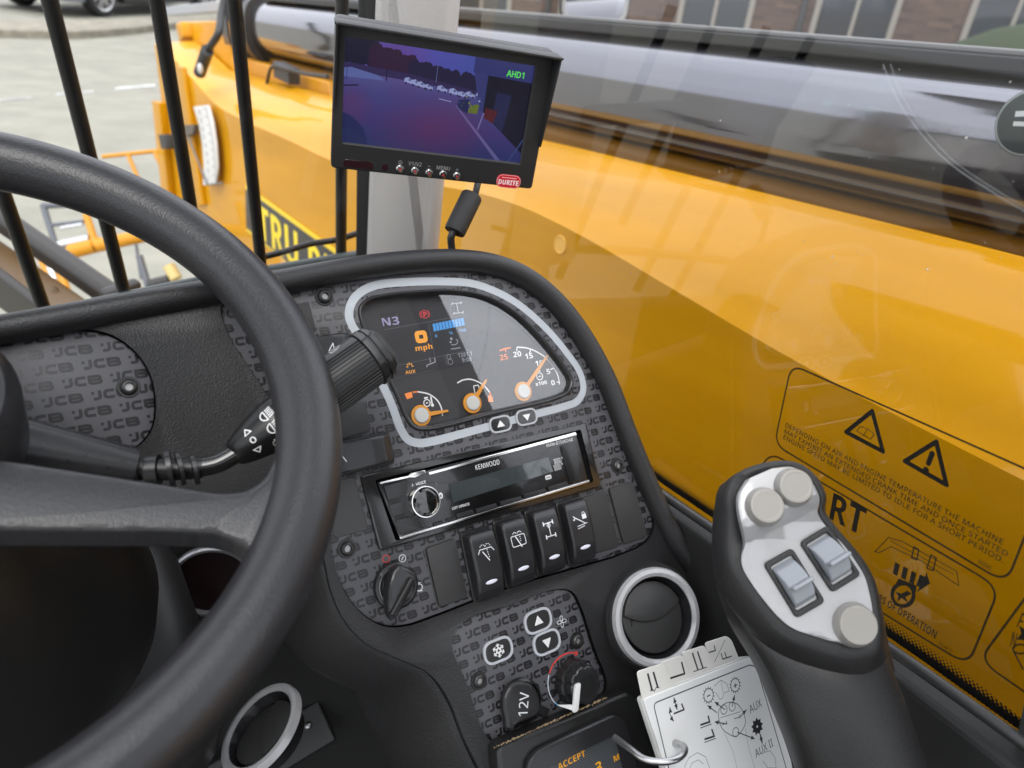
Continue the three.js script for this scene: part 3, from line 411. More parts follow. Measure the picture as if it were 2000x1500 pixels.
    { const q = K(1763, 1162); const S = smooth([...Array(16)].map((_, i) => { const a = i / 16 * 2 * Math.PI; return K(1763 + 21 * Math.cos(a), 1162 + 22 * Math.sin(a)); }), 40); P.line(S, 0.0026, ink, true); P.line(Ks([[1752, 1143], [1757, 1134], [1786, 1146], [1784, 1156]]), 0.0026, ink); P.poly(Ks([[1748, 1156], [1760, 1160], [1772, 1154], [1780, 1160], [1768, 1166], [1774, 1178], [1760, 1168], [1752, 1176], [1754, 1164]]), ink); }
    txt('F', [1989, 1208], [1999, 1214], 0.015); txt('N', [1974, 1246], [1986, 1252], 0.015); P.poly(Ks([[1990, 1222], [2010, 1236], [2000, 1246], [2012, 1262], [1996, 1250], [1984, 1250], [1994, 1238]]), ink);
    P.line(smooth([...Array(12)].map((_, i) => { const a = i / 12 * 2 * Math.PI; return K(1992 + 14 * Math.cos(a), 1268 + 9 * Math.sin(a)); }), 30), 0.001, ink, true); P.line(Ks([[1979, 1272], [1998, 1308]]), 0.001, ink);
  });
  const ds = fillPane(WN, [V2(b2[0], b2[1]), V2(b2[2], b2[1]), V2(b2[2], b2[3]), V2(b2[0], b2[3])]); ds.translate(0, 0, 0.0012); mesh('warning_decal', ds, new THREE.MeshStandardMaterial({ map: dec, transparent: true, roughness: 0.4, side: THREE.DoubleSide }), g, 'black printed start warnings on the glass');
}
{
  const g = thing('windscreen', 'clear front windscreen pane behind the steering wheel', 'window', WSg, WSg.p);
  mesh('pane', fillPane(WSg, [V2(-0.85, -0.32), V2(0.6, -0.32), V2(0.6, 0.9), V2(-0.85, 0.9)]), M.pane, g);
  const D2 = thing('rear_window', 'clear rear window behind the driver seat', 'window', new Frame(V3(0, 2.1, 0.9), V3(-1, 0, 0), V3(0, 1, 0)), V3(-0.2, 2.1, 0.9)); mesh('pane', new THREE.PlaneGeometry(1.15, 1.02), M.pane, D2);
  const D3 = thing('roof_window', 'clear roof window above the driver', 'window', new Frame(V3(-0.1, 2.66, -0.06), V3(1, 0, 0), V3(0, 0, -1)), V3(-0.1, 2.66, -0.06)); mesh('pane', new THREE.PlaneGeometry(1.04, 0.97), M.pane, D3);
}
// windscreen guard: black bars outside the glass
{
  const g = thing('windscreen_guard', 'black steel bar guard outside the windscreen', 'guard', WSn, WSn.p), m = std(rgb(0.006), 0.45);
  const q = (u, v, z = 0) => { const p = WSn.q(u, v); return V3(p.x, p.y, z); };
  const ext = (a, b) => { const A = q(...a), B = q(...b), d = B.clone().sub(A); return [A.clone().addScaledVector(d, -0.15), B.clone().addScaledVector(d, 0.25)]; };
  for (const [a, b, r] of [[[-128, 0], [88, 610], 0.0078], [[97, 0], [242, 570], 0.0078], [[306, 0], [372, 400], 0.0078], [[458, 0], [508, 500], 0.0078], [[668, 0], [666, 500], 0.0078]]) { const [A, B] = ext(a, b); mesh('guard_bar', bar(A, B, r, 12), m, g); }
  mesh('cross_wire', tube([q(500, 516, -0.012), q(560, 508, -0.02), q(620, 492, -0.022), q(665, 480, -0.016), q(705, 466, -0.014)], 0.0045, 24, 8), m, g);
}
// specks and old wiper scratches on the side window
{
  const g = scene.getObjectByName('side_window'), W = WN.off(0.0018), k = (u, v) => W.q(u, v), bb = bounds([k(1000, 60), k(2050, 60), k(2050, 760), k(1000, 520)], 0.01);
  const t = print(bb, 1500, (P) => {
    const c = P.g; for (const o of [0, 14]) { c.strokeStyle = `rgba(205,208,212,${o ? 0.16 : 0.22})`; c.lineWidth = 0.0012; c.beginPath(); smooth([[1725 + o, 125], [1745 + o, 180], [1790 + o, 250], [1850 + o, 315], [1930 + o, 370], [2030 + o, 430]].map(([u, v]) => k(u, v)), 40, false).forEach((p, i) => (i ? c.lineTo(p.x, p.y) : c.moveTo(p.x, p.y))); c.stroke(); }
    for (let i = 0; i < 46; i++) { const p = k(1080 + 920 * rnd(), 60 + 520 * rnd()); P.disc(p.x, p.y, 0.0003 + 0.0007 * rnd() * rnd(), `rgba(225,222,212,${0.3 + 0.5 * rnd()})`); }
    for (let i = 0; i < 30; i++) { const u = 1300 + 700 * rnd(), v = 100 + 420 * rnd(), p = k(u, v), a = k(u + 30 * (rnd() - 0.3), v + 14 * rnd()); P.line([p, a], 0.00035, `rgba(215,212,205,${0.1 + 0.2 * rnd()})`); }
    for (let i = 0; i < 60; i++) { const p = k(1560 + 200 * rnd(), 190 + 60 * (rnd() - 0.5)); P.disc(p.x, p.y, 0.002 + 0.004 * rnd(), 'rgba(190,192,195,0.025)'); }
  });
  const s = fillPane(WN, [V2(bb[0], bb[1]), V2(bb[2], bb[1]), V2(bb[2], bb[3]), V2(bb[0], bb[3])]); s.translate(0, 0, 0.0018); mesh('glass_dirt', s, new THREE.MeshStandardMaterial({ map: t, transparent: true, roughness: 0.8, side: THREE.DoubleSide }), g);
}
// ---------- dashboard ----------
const DB = new Frame(at(704, 929, 0.53), V3(0.99766, -0.0387, 0.0564), V3(0.006, 0.813, -0.582));   // the face of the dashboard
const dk = (u, v) => DB.q(u, v);
function jcb(P, x, y, h, col) {                               // one repeat of the embossed three letter mark, cap height h
  const g = P.g, w = h * 0.3; g.save(); g.translate(x, y); g.scale(1.08, 1); g.strokeStyle = col; g.fillStyle = col; g.lineWidth = w; g.lineCap = 'butt'; g.lineJoin = 'miter';
  const L = (pts) => { g.beginPath(); pts.forEach(([a, b, c, d], i) => (i ? (c === undefined ? g.lineTo(a * h, b * h) : g.quadraticCurveTo(a * h, b * h, c * h, d * h)) : g.moveTo(a * h, b * h))); g.stroke(); };
  g.fillRect(0, 0.62 * h, 0.26 * h, 0.3 * h);
  L([[0.72, 1], [0.72, 0.4], [0.72, 0.14, 0.46, 0.14], [0.12, 0.14]]);
  L([[1.98, 0.86], [1.46, 0.86], [1.16, 0.86, 1.16, 0.6], [1.16, 0.4], [1.16, 0.14, 1.46, 0.14], [1.98, 0.14]]);
  g.beginPath(); g.moveTo(2.3 * h, 0.135 * h); g.lineTo(2.3 * h, 0.865 * h); g.lineTo(2.95 * h, 0.865 * h); g.quadraticCurveTo(3.2 * h, 0.86 * h, 3.2 * h, 0.68 * h); g.quadraticCurveTo(3.2 * h, 0.52 * h, 2.95 * h, 0.51 * h); g.lineTo(2.3 * h, 0.51 * h); g.moveTo(2.95 * h, 0.51 * h); g.quadraticCurveTo(3.26 * h, 0.5 * h, 3.26 * h, 0.32 * h); g.quadraticCurveTo(3.26 * h, 0.14 * h, 2.95 * h, 0.135 * h); g.lineTo(2.3 * h, 0.135 * h); g.stroke();
  g.restore();
}
const PITCH = [0.0258, 0.0097, 0.0058];
function pattern(P, box, col) { const [px, py, h] = PITCH; let r = 0; for (let y = box[1] - 0.01; y < box[3] + 0.01; y += py, r++) for (let i = -2; i < (box[2] - box[0]) / px + 3; i++) jcb(P, box[0] + (i + ((r * 0.46) % 1)) * px, y, h, col); }
// moulded body with wells for the panels
const outer = [[-700, 772], [-450, 716], [-230, 670], [0, 624], [150, 597], [300, 570], [420, 550], [540, 533], [650, 513], [740, 499], [830, 491], [900, 490], [970, 499], [1030, 522], [1085, 562], [1130, 612], [1170, 672], [1205, 740], [1240, 830], [1275, 915], [1305, 985], [1338, 1050], [1380, 1110], [1405, 1180], [1430, 1260], [1470, 1370], [1530, 1530]];
const inner = [[960, 1545], [935, 1500], [905, 1440], [878, 1370], [840, 1318], [780, 1288], [720, 1262], [672, 1212], [645, 1150], [632, 1090], [612, 1040], [540, 1000], [400, 985], [200, 975], [-230, 985], [-700, 1040]];
const mainPx = [[434, 600], [450, 590], [540, 572], [640, 552], [780, 533], [880, 526], [960, 533], [1040, 565], [1100, 620], [1150, 690], [1195, 775], [1240, 900], [1262, 970], [1278, 1020], [1270, 1048], [1240, 1072], [1000, 1145], [850, 1203], [790, 1222], [745, 1220], [700, 1190], [668, 1142], [650, 1085], [640, 1010], [610, 925], [560, 830], [500, 735], [446, 650]];
const leftPx = [[-120, 700], [0, 672], [100, 651], [165, 645], [220, 657], [265, 690], [292, 732], [302, 780], [298, 830], [278, 862], [235, 886], [100, 915], [-120, 930]];
const hvacPx = [[888, 1242], [908, 1214], [1000, 1182], [1088, 1152], [1118, 1158], [1134, 1186], [1160, 1265], [1184, 1335], [1176, 1360], [1080, 1405], [990, 1448], [962, 1446], [944, 1424], [915, 1340], [884, 1262]];
const dash = thing('dashboard', 'black moulded dashboard with lettered panels around the steering column', 'dashboard', DB, [704, 929]);
const DL = dash.F, dl = (u, v) => DL.q(u, v), dls = (a) => a.map(([u, v]) => DL.q(u, v));
{
  const body = smooth(dls(outer), 90, false), low = smooth(dls(inner), 50, false), out = [...body, ...low];
  const holes = [mainPx, leftPx, hvacPx].map((p) => [inset(smooth(dls(p), 90), -0.0022), 0]);
  mesh('body', slab(roundShape(out, 0, holes), -0.035, 0, 0.0015, 2), M.dash, dash);
  mesh('backing', slab(roundShape(inset(out, 0.004), 0), -0.05, -0.0352), M.matt, dash);
  for (const p of [mainPx, leftPx, hvacPx]) mesh('panel_well', slab(roundShape(inset(smooth(dls(p), 70), -0.004), 0), -0.02, -0.012), M.matt, dash);
  // raised rounded lip along the outer edge
  const lipPx = [[-700, 796], [-450, 739], [-230, 692], [0, 645], [150, 618], [300, 590], [420, 570], [540, 553], [650, 532], [740, 518], [830, 510], [895, 509], [960, 517], [1018, 539], [1070, 577], [1114, 626], [1152, 684], [1186, 750], [1220, 838], [1254, 922], [1285, 993], [1318, 1060], [1358, 1122], [1384, 1190], [1408, 1268], [1448, 1378], [1505, 1535]];
  const lp = smooth(dls(lipPx), 130, false).map((p) => V3(p.x, p.y, 0)), rows = lp.map((p, i) => { const t = lp[Math.min(lp.length - 1, i + 1)].clone().sub(lp[Math.max(0, i - 1)]).normalize(), n = V3(-t.y, t.x, 0), R = []; for (let k = 0; k <= 16; k++) { const a = -0.25 + (Math.PI + 0.9) * k / 16; R.push(p.clone().addScaledVector(n, -Math.cos(a) * 0.0088).add(V3(0, 0, Math.sin(a) * 0.0115))); } R.push(p.clone().addScaledVector(n, 0.0095).add(V3(0, 0, -0.05))); return R; });
  mesh('edge_lip', grid(rows.map((r) => r.reverse())), M.lip, dash);
  // lower cowl curving down from the panel to the footwell
  const A = smooth(dls([[618, 1040], [640, 1120], [660, 1185], [705, 1243], [770, 1282], [835, 1315], [876, 1372], [905, 1445], [960, 1560]]), 40, false), sec = A.map((p, i) => { const s = i / (A.length - 1); const d = V2(-0.42 - 0.25 * s, -0.75 + 0.1 * s).normalize(); return [V3(p.x, p.y, -0.003), V3(p.x + d.x * 0.006, p.y + d.y * 0.006, -0.006), V3(p.x + d.x * 0.022, p.y + d.y * 0.022, -0.026), V3(p.x + d.x * 0.034, p.y + d.y * 0.034, -0.06), V3(p.x + d.x * 0.034, p.y + d.y * 0.03, -0.12), V3(p.x + d.x * 0.02, p.y + d.y * 0.02, -0.2)]; });
  mesh('cowl', loft(sec, 80, 24), M.dash, dash, 'smooth concave cowl under the panel');
}
// a button head screw with a hex socket
const screwGeo = lathe([[0.0052, 0], [0.0052, 0.0012], [0.0046, 0.0027], [0.0036, 0.0036], [0.0027, 0.0038], [0.0025, 0.0034], [0.0024, 0.0012]], 28), socketGeo = new THREE.CircleGeometry(0.0026, 6).translate(0, 0, 0.0014), washerGeo = lathe([[0.0068, 0], [0.0066, 0.0008], [0.0048, 0.001]], 28);
const screwM = std(rgb(0.02), 0.35), sockM = std(rgb(0.35), 0.35, { metalness: 0.6 });
const screw = (u, v, parent, z = -0.0028) => { const s = mesh('screw', screwGeo, screwM, parent); const p = dl(u, v); s.position.set(p.x, p.y, z); mesh('hex_socket', socketGeo, sockM, s); mesh('washer', washerGeo, M.black, s); };
// lettered trim panels
const baseCol = '#4a4a4e', markCol = '#161517';
const WHT = '#cfd2d6';
function trimPanel(px, name, extra, ho = []) {
  const pts = smooth(dls(px), 90), bb = bounds(pts, 0.002), ppm = Math.min(5200, 2040 / Math.max(bb[2] - bb[0], bb[3] - bb[1]));
  const map = print(bb, ppm, (P) => { P.fill(baseCol); pattern(P, bb, markCol); if (extra) extra(P); });
  const rgh = print(bb, ppm * 0.6, (P) => { P.fill('#a6a6a6'); pattern(P, bb, '#767676'); }); rgh.colorSpace = THREE.NoColorSpace;
  const m = std(rgb(1), 0.8, { map, roughnessMap: rgh, bumpMap: grainFine, bumpScale: 0.00004 });
  return mesh(name, slab(roundShape(pts, 0, ho), -0.012, -0.0028, 0.0008, 2), m, dash);
}
// outlines of the gauge window, in photo pixels
const clOut = [[703, 598], [722, 580], [760, 571], [820, 565], [880, 563], [935, 570], [975, 585], [1018, 613], [1065, 660], [1108, 715], [1122, 742], [1116, 764], [1098, 777], [960, 812], [840, 841], [812, 838], [795, 820], [772, 768], [735, 690], [706, 630]];
const ringPx = [[704, 655], [690, 634], [684, 613], [690, 588], [708, 568], [738, 555], [800, 549], [870, 548], [925, 552], [970, 567], [1015, 592], [1068, 638], [1110, 687], [1137, 728], [1143, 760], [1132, 782], [1106, 793], [1030, 813], [960, 832], [900, 848], [850, 861], [822, 865], [800, 858], [786, 838], [768, 790], [745, 740]];
const radioPx = [[704, 929], [1144, 826], [1173, 949], [742, 1076]];
{
  const cl = smooth(dls(clOut), 80);
  trimPanel(mainPx, 'main_panel', (P) => {
    P.line(smooth(dls(ringPx), 120), 0.0064, '#a3a8ae', true);
    const red = dl(757, 1092), wt = dl(789, 1091), en = dl(822, 1148); P.ring(red.x, red.y, 0.0026, 0.0006, '#c4302c'); P.ring(wt.x, wt.y, 0.0026, 0.0006, WHT); P.line([V2(wt.x - 0.001, wt.y - 0.0012), V2(wt.x + 0.001, wt.y + 0.0012)], 0.0007, WHT); P.ring(en.x, en.y, 0.0024, 0.0006, WHT); P.line([V2(en.x - 0.003, en.y - 0.002), V2(en.x + 0.002, en.y - 0.003)], 0.0006, WHT); P.line([V2(en.x - 0.002, en.y + 0.0035), V2(en.x + 0.0016, en.y + 0.003)], 0.0007, WHT);
    P.g.globalAlpha = 1;
  }, [[inset(cl, 0.0), 0], [dls(radioPx), 0.003]]);
  trimPanel(leftPx, 'column_panel');
  trimPanel(hvacPx, 'climate_panel', (P) => {
    const f = dl(1101, 1215); for (let i = 0; i < 4; i++) P.at(f.x, f.y, 1, i * Math.PI / 2 + 0.3, () => { P.g.strokeStyle = WHT; P.g.lineWidth = 0.0005; P.g.beginPath(); P.g.ellipse(0.0009, 0.0024, 0.0013, 0.002, -0.4, 0, 7); P.g.stroke(); });
    const k = dl(1117, 1330), R = 0.0212; P.ring(k.x, k.y, R, 0.0011, '#cf3430', 0.95, 2.55); P.ring(k.x, k.y, R, 0.0009, '#c4ccd4', 2.6, 3.75); P.ring(k.x, k.y, R, 0.0012, '#4aa0d8', 3.75, 3.9); const e = V2(k.x + R * Math.cos(0.95), k.y + R * Math.sin(0.95)); P.line([V2(e.x - 0.0014, e.y + 0.003), e, V2(e.x - 0.003, e.y - 0.0004)], 0.001, '#cf3430');
    const w = dl(1153, 1305); P.line([V2(w.x - 0.001, w.y + 0.004), V2(w.x + 0.0016, w.y + 0.002), V2(w.x, w.y - 0.001), V2(w.x + 0.002, w.y - 0.004)], 0.0006, '#c9ced4');
  });
  for (const [u, v] of [[635, 578], [252, 755], [680, 1072], [1209, 909], [938, 1331], [1130, 1252]]) screw(u, v, dash);
  // blank switch covers
  for (const px of [[[832, 1071], [889, 1051], [914, 1166], [858, 1185]], [[1135, 973], [1183, 958], [1210, 1066], [1164, 1080]], [[1190, 954], [1237, 941], [1265, 1048], [1218, 1062]], [[540, 606], [603, 590], [617, 646], [556, 664]], [[640, 805], [713, 784], [725, 840], [650, 863]]]) {
    mesh('blank_cover', slab(roundShape(dls(px), 0.0025), -0.004, 0.0004, 0.0007, 2), std(rgb(0.027), 0.6, { bumpMap: grainFine, bumpScale: 0.00006, map: dustTint }), dash);
    mesh('cover_surround', slab(roundShape(inset(dls(px), -0.001), 0.003), -0.004, -0.0024, 0.0003, 1), std(rgb(0.05), 0.6), dash);
  }
  for (const px of [[640, 1000, 700, 985, 712, 1060, 655, 1075]]) mesh('blank_cover', slab(roundShape(dls([[632, 945], [695, 930], [722, 1035], [655, 1052]]), 0.003), -0.0032, -0.0022, 0.0004, 1), std(rgb(0.04), 0.6), dash);
}
// ---------- gauge cluster ----------
{
  const g = thing('instrument_cluster', 'instrument cluster with three orange needles and trip display under glass', 'instrument cluster', DB, [900, 720]), F = g.F, q = (u, v) => F.q(u, v), qs = (a) => a.map(([u, v]) => F.q(u, v));
  const o = smooth(qs(clOut), 110), i1 = inset(o, 0.0052), i2 = inset(o, 0.007);
  // bezel: sloped black wall round the glass
  const rows = []; for (const [d, z] of [[-0.0003, -0.0034], [0.0004, -0.0012], [0.0018, -0.0006], [0.0034, -0.0028], [0.0046, -0.0075], [0.0048, -0.014]]) { const r = inset(o, d).map((p) => V3(p.x, p.y, z)); r.push(r[0].clone()); rows.push(r); } mesh('bezel', grid(rows), M.satin, g);
  const glassG = flatUV(new THREE.ShapeGeometry(new THREE.Shape(inset(o, 0.0042)))); glassG.translate(0, 0, -0.0055); mesh('glass', glassG, phy(rgb(1), 0, { transmission: 1, thickness: 0, ior: 2.1 }), g);
  const Z = -0.0115, FZ = F.off(Z), z = (u, v) => FZ.q(u, v), zs = (a) => a.map(([u, v]) => FZ.q(u, v)), bb = bounds(inset(o, 0.004), 0.002);
  const arcPts = (c, r, a0, a1, n = 20) => [...Array(n + 1)].map((_, i) => V2(c.x + r * Math.cos(a0 + (a1 - a0) * i / n), c.y + r * Math.sin(a0 + (a1 - a0) * i / n)));
  const OR = '#e0762c', W = '#dedede';
  const h1 = z(820, 812), h2 = z(920, 788), h3 = z(1019, 765), ang = (c, p) => Math.atan2(p.y - c.y, p.x - c.x);
  const dial = print(bb, 6500, (P) => {
    P.fill('#28282b');
    const spl = (px, w, c) => P.line(smooth(zs(px), 30, false), w, c);
    spl([[816, 765], [838, 770], [855, 783], [863, 800], [864, 812]], 0.0011, W); spl([[806, 766], [816, 765]], 0.0013, OR); P.poly(zs([[790, 769], [804, 765], [806, 776], [795, 780]]), '#f2893a');
    spl([[893, 748], [905, 742], [920, 741], [938, 748], [950, 758], [956, 766]], 0.0011, W); spl([[956, 766], [959, 772]], 0.0013, OR); P.poly(zs([[953, 772], [961, 773], [964, 785], [954, 785]]), '#f2893a');
    spl([[1010, 678], [1030, 680], [1050, 688], [1070, 702], [1082, 718], [1090, 735], [1093, 751]], 0.0012, W); for (const [a, b] of [[[1010, 678], [1009, 686]], [[1037, 682], [1034, 690]], [[1083, 718], [1075, 722]], [[1093, 747], [1087, 746]]]) P.line(zs([a, b]), 0.001, W);
    spl([[976, 685], [987, 681], [998, 679]], 0.0014, OR); P.line(zs([[987, 681], [988, 688]]), 0.001, OR);
    const t = (s, u, v, h, c, sx = 1.25) => { const p = z(u, v); P.text(s, p.x, p.y, h, c, { sx }); };
    t('25', 984, 697, 0.0062, OR); t('20', 1010, 691, 0.0062, W); t('15', 1033, 695, 0.0062, W); t('10', 1053, 709, 0.0062, W); t('5', 1071, 725, 0.0062, W); t('0', 1080, 747, 0.0062, W); t('x100', 1057, 748, 0.0044, W);
    const eng = (u, v, s) => { const p = z(u, v); P.ring(p.x, p.y, s, s * 0.3, W); P.line([V2(p.x - s * 0.6, p.y + s * 1.5), V2(p.x + s * 0.6, p.y + s * 1.5)], s * 0.5, W); P.line([V2(p.x - s * 0.4, p.y), V2(p.x + s * 0.4, p.y)], s * 0.3, W); };
    eng(834, 787, 0.0027); eng(1054, 735, 0.003); { const p = z(843, 783); P.line([V2(p.x, p.y + 0.003), V2(p.x, p.y - 0.003)], 0.0013, W, false, 'round'); P.disc(p.x, p.y - 0.0034, 0.0013, W); }
    { const p = z(931, 760); P.box(p.x, p.y, 0.0045, 0.006, 0.0006, 0.0008, W); P.line([V2(p.x + 0.003, p.y + 0.002), V2(p.x + 0.004, p.y), V2(p.x + 0.004, p.y - 0.003)], 0.0006, W); P.line([V2(p.x - 0.003, p.y - 0.004), V2(p.x + 0.003, p.y - 0.004)], 0.0009, OR); }
    P.line(zs([[963, 622], [947, 648], [981, 644]]), 0.0009, '#37373a', true); P.line(zs([[964, 632], [965, 640]]), 0.001, '#37373a');
  });
  const fg = flatUV(new THREE.ShapeGeometry(new THREE.Shape(inset(o, 0.0035)))); fg.translate(0, 0, Z); mesh('dial_face', fg, std(rgb(1), 0.6, { map: dial }), g);
  // trip display
  const dp = [[742, 612], [904, 584], [932, 705], [772, 739]], dq = zs(dp), db = bounds(dq, 0.001);
  const lcd = (lit) => print(db, 9000, (P) => {
    P.fill(lit ? '#000' : '#202024'); const ln = lit ? '#5a5a60' : '#55555a'; const l = (a, w = 0.00035) => P.line(zs(a), w, ln);
    l([[747, 645], [912, 615]]); l([[774, 612], [779, 640]]); l([[877, 591], [882, 621]]); l([[836, 631], [848, 695]]); l([[766, 716], [928, 682]]); l([[868, 694], [873, 714]]); l([[911, 586], [931, 702]], 0.0002); l([[772, 738], [850, 722]], 0.0002);
    const t = (s, u, v, h, c, sx = 1.15) => { const p = z(u, v); P.text(s, p.x, p.y, h, c, { sx }); };
    t('N3', 761, 627, 0.0085, '#8f87a8', 1.4); t('P', 829, 614, 0.0055, '#c8383a'); { const p = z(829, 614); P.ring(p.x, p.y, 0.0031, 0.0005, '#c8383a'); P.ring(p.x, p.y, 0.0042, 0.0005, '#c8383a', -0.7, 0.7); P.ring(p.x, p.y, 0.0042, 0.0005, '#c8383a', 2.44, 3.84); }
    { const p = z(893, 602); for (const s of [1, -1]) { P.line([V2(p.x - 0.004, p.y + s * 0.004), V2(p.x + 0.004, p.y + s * 0.004)], 0.0008, '#8a8a90'); for (const k of [1, -1]) P.line([V2(p.x + k * 0.005, p.y + s * 0.004 + k * 0.001), V2(p.x + k * 0.0035, p.y + s * 0.004 - k * 0.001)], 0.001, '#8a8a90'); } P.line([V2(p.x, p.y + 0.004), V2(p.x, p.y - 0.004)], 0.0008, '#8a8a90'); }
    { const p = z(822, 658); P.g.strokeStyle = '#d9922f'; P.g.lineWidth = 0.0034; P.g.beginPath(); P.g.roundRect(p.x - 0.0035, p.y - 0.0032, 0.007, 0.0064, 0.0012); P.g.stroke(); } t('mph', 827, 678, 0.0058, '#d9922f', 1.25);
    for (let i = 0; i < 10; i++) { const u = 844 + i * 6.15, v = 633 - i * 1.25; P.poly(zs([[u, v], [u + 5.2, v - 1], [u + 8, v + 13.5], [u + 2.8, v + 14.8]]), '#3f86c4'); } t('0', 851, 656, 0.0034, '#4a86b8'); t('%', 880, 650, 0.0034, '#4a86b8'); t('100', 903, 645, 0.0036, '#4a86b8');
    { const p = z(886, 668), c = '#8b8f96'; P.disc(p.x - 0.0018, p.y + 0.0028, 0.0011, c); P.disc(p.x - 0.003, p.y + 0.0002, 0.0009, c); P.line([V2(p.x - 0.003, p.y - 0.002), V2(p.x + 0.001, p.y - 0.0024), V2(p.x + 0.003, p.y - 0.001), V2(p.x + 0.0036, p.y + 0.001), V2(p.x + 0.002, p.y + 0.002)], 0.0006, c); P.line([...Array(9)].map((_, i) => V2(p.x - 0.004 + i * 0.0011, p.y - 0.0058 + (i % 2) * 0.0008)), 0.0006, c); }
    t('1381.1', 908, 692, 0.005, '#7d8086', 0.9); t('9:08', 911, 702, 0.005, '#7d8086', 0.95); { const p = z(879, 707); P.ring(p.x, p.y, 0.0021, 0.0004, '#7d8086'); const r = z(876, 697); P.box(r.x, r.y, 0.003, 0.0034, 0.0002, 0.0004, '#7d8086'); }
    t('AUX', 801, 726, 0.0036, '#d9922f', 1.2); { const p = z(800, 716); for (let i = 0; i < 5; i++) { const a = i / 4 * Math.PI; P.line([V2(p.x + 0.003 * Math.cos(a), p.y + 0.003 * Math.sin(a)), V2(p.x + 0.0015 * Math.cos(a), p.y + 0.0015 * Math.sin(a))], 0.0009, '#d9922f'); } }
    { const p = z(841, 711); P.line([V2(p.x - 0.004, p.y - 0.002), V2(p.x - 0.0035, p.y - 0.0005), V2(p.x + 0.004, p.y + 0.001), V2(p.x + 0.0042, p.y + 0.0045)], 0.0008, '#92929a'); P.line([V2(p.x, p.y + 0.001), V2(p.x, p.y + 0.005)], 0.0006, '#92929a'); }
  });
  const lm = lcd(false), em = lcd(true), dg = flatUV(new THREE.ShapeGeometry(new THREE.Shape(dq))); dg.translate(0, 0, Z + 0.0006); mesh('trip_display', dg, std(rgb(1), 0.35, { map: lm, emissiveMap: em, emissive: rgb(0.1) }), g, 'small colour display showing N3 and 0 mph');
  const needleM = std(rgb(0.62, 0.25, 0.015), 0.4), hubM = std(rgb(0.5, 0.5, 0.48), 0.45);
  for (const [c, tip, w] of [[h1, z(872, 803), 1], [h2, z(947, 743), 1], [h3, z(1069, 692), 1]]) {
    const n = new THREE.Group(); n.name = 'needle'; n.position.set(c.x, c.y, Z + 0.0012); g.add(n); const L = c.distanceTo(tip), a = ang(c, tip); n.rotation.z = a;
    const S = new THREE.Shape(); S.absarc(0, 0, 0.0082, 0.2, 2 * Math.PI - 0.2, false); S.lineTo(L * 0.5, -0.0016); S.lineTo(L, -0.0009); S.lineTo(L + 0.0008, 0); S.lineTo(L, 0.0009); S.lineTo(L * 0.5, 0.0016); mesh('pointer', slab(S, 0, 0.0016, 0.0004, 2, 16), needleM, n); mesh('hub', lathe([[0, 0.0034], [0.0052, 0.0034], [0.0059, 0.0028], [0.006, 0.001]], 28), hubM, n);
  }
  const btn = (u, v, up) => { const p = q(u, v), b = new THREE.Group(); b.name = 'push_button'; b.position.set(p.x, p.y, -0.0028); g.add(b); mesh('ring', slab((() => { const s = pill(0, 0, 0.021, 0.0135); s.holes.push(pill(0, 0, 0.0176, 0.0102)); return s; })(), 0, 0.0014, 0.0005, 2, 8), std(rgb(0.36, 0.37, 0.39), 0.45), b); mesh('cap', slab(pill(0, 0, 0.0176, 0.0102), 0, 0.001, 0.0006, 3, 8), M.gloss, b); const s = up ? 1 : -1; mesh('arrow', slab(roundShape([V2(-0.0038, -0.0022 * s), V2(0.0038, -0.0022 * s), V2(0, 0.0032 * s)], 0.0003), 0.001, 0.0015, 0.0002, 1), M.white, b); };
  btn(980, 828, true); btn(1031, 814, false);
}
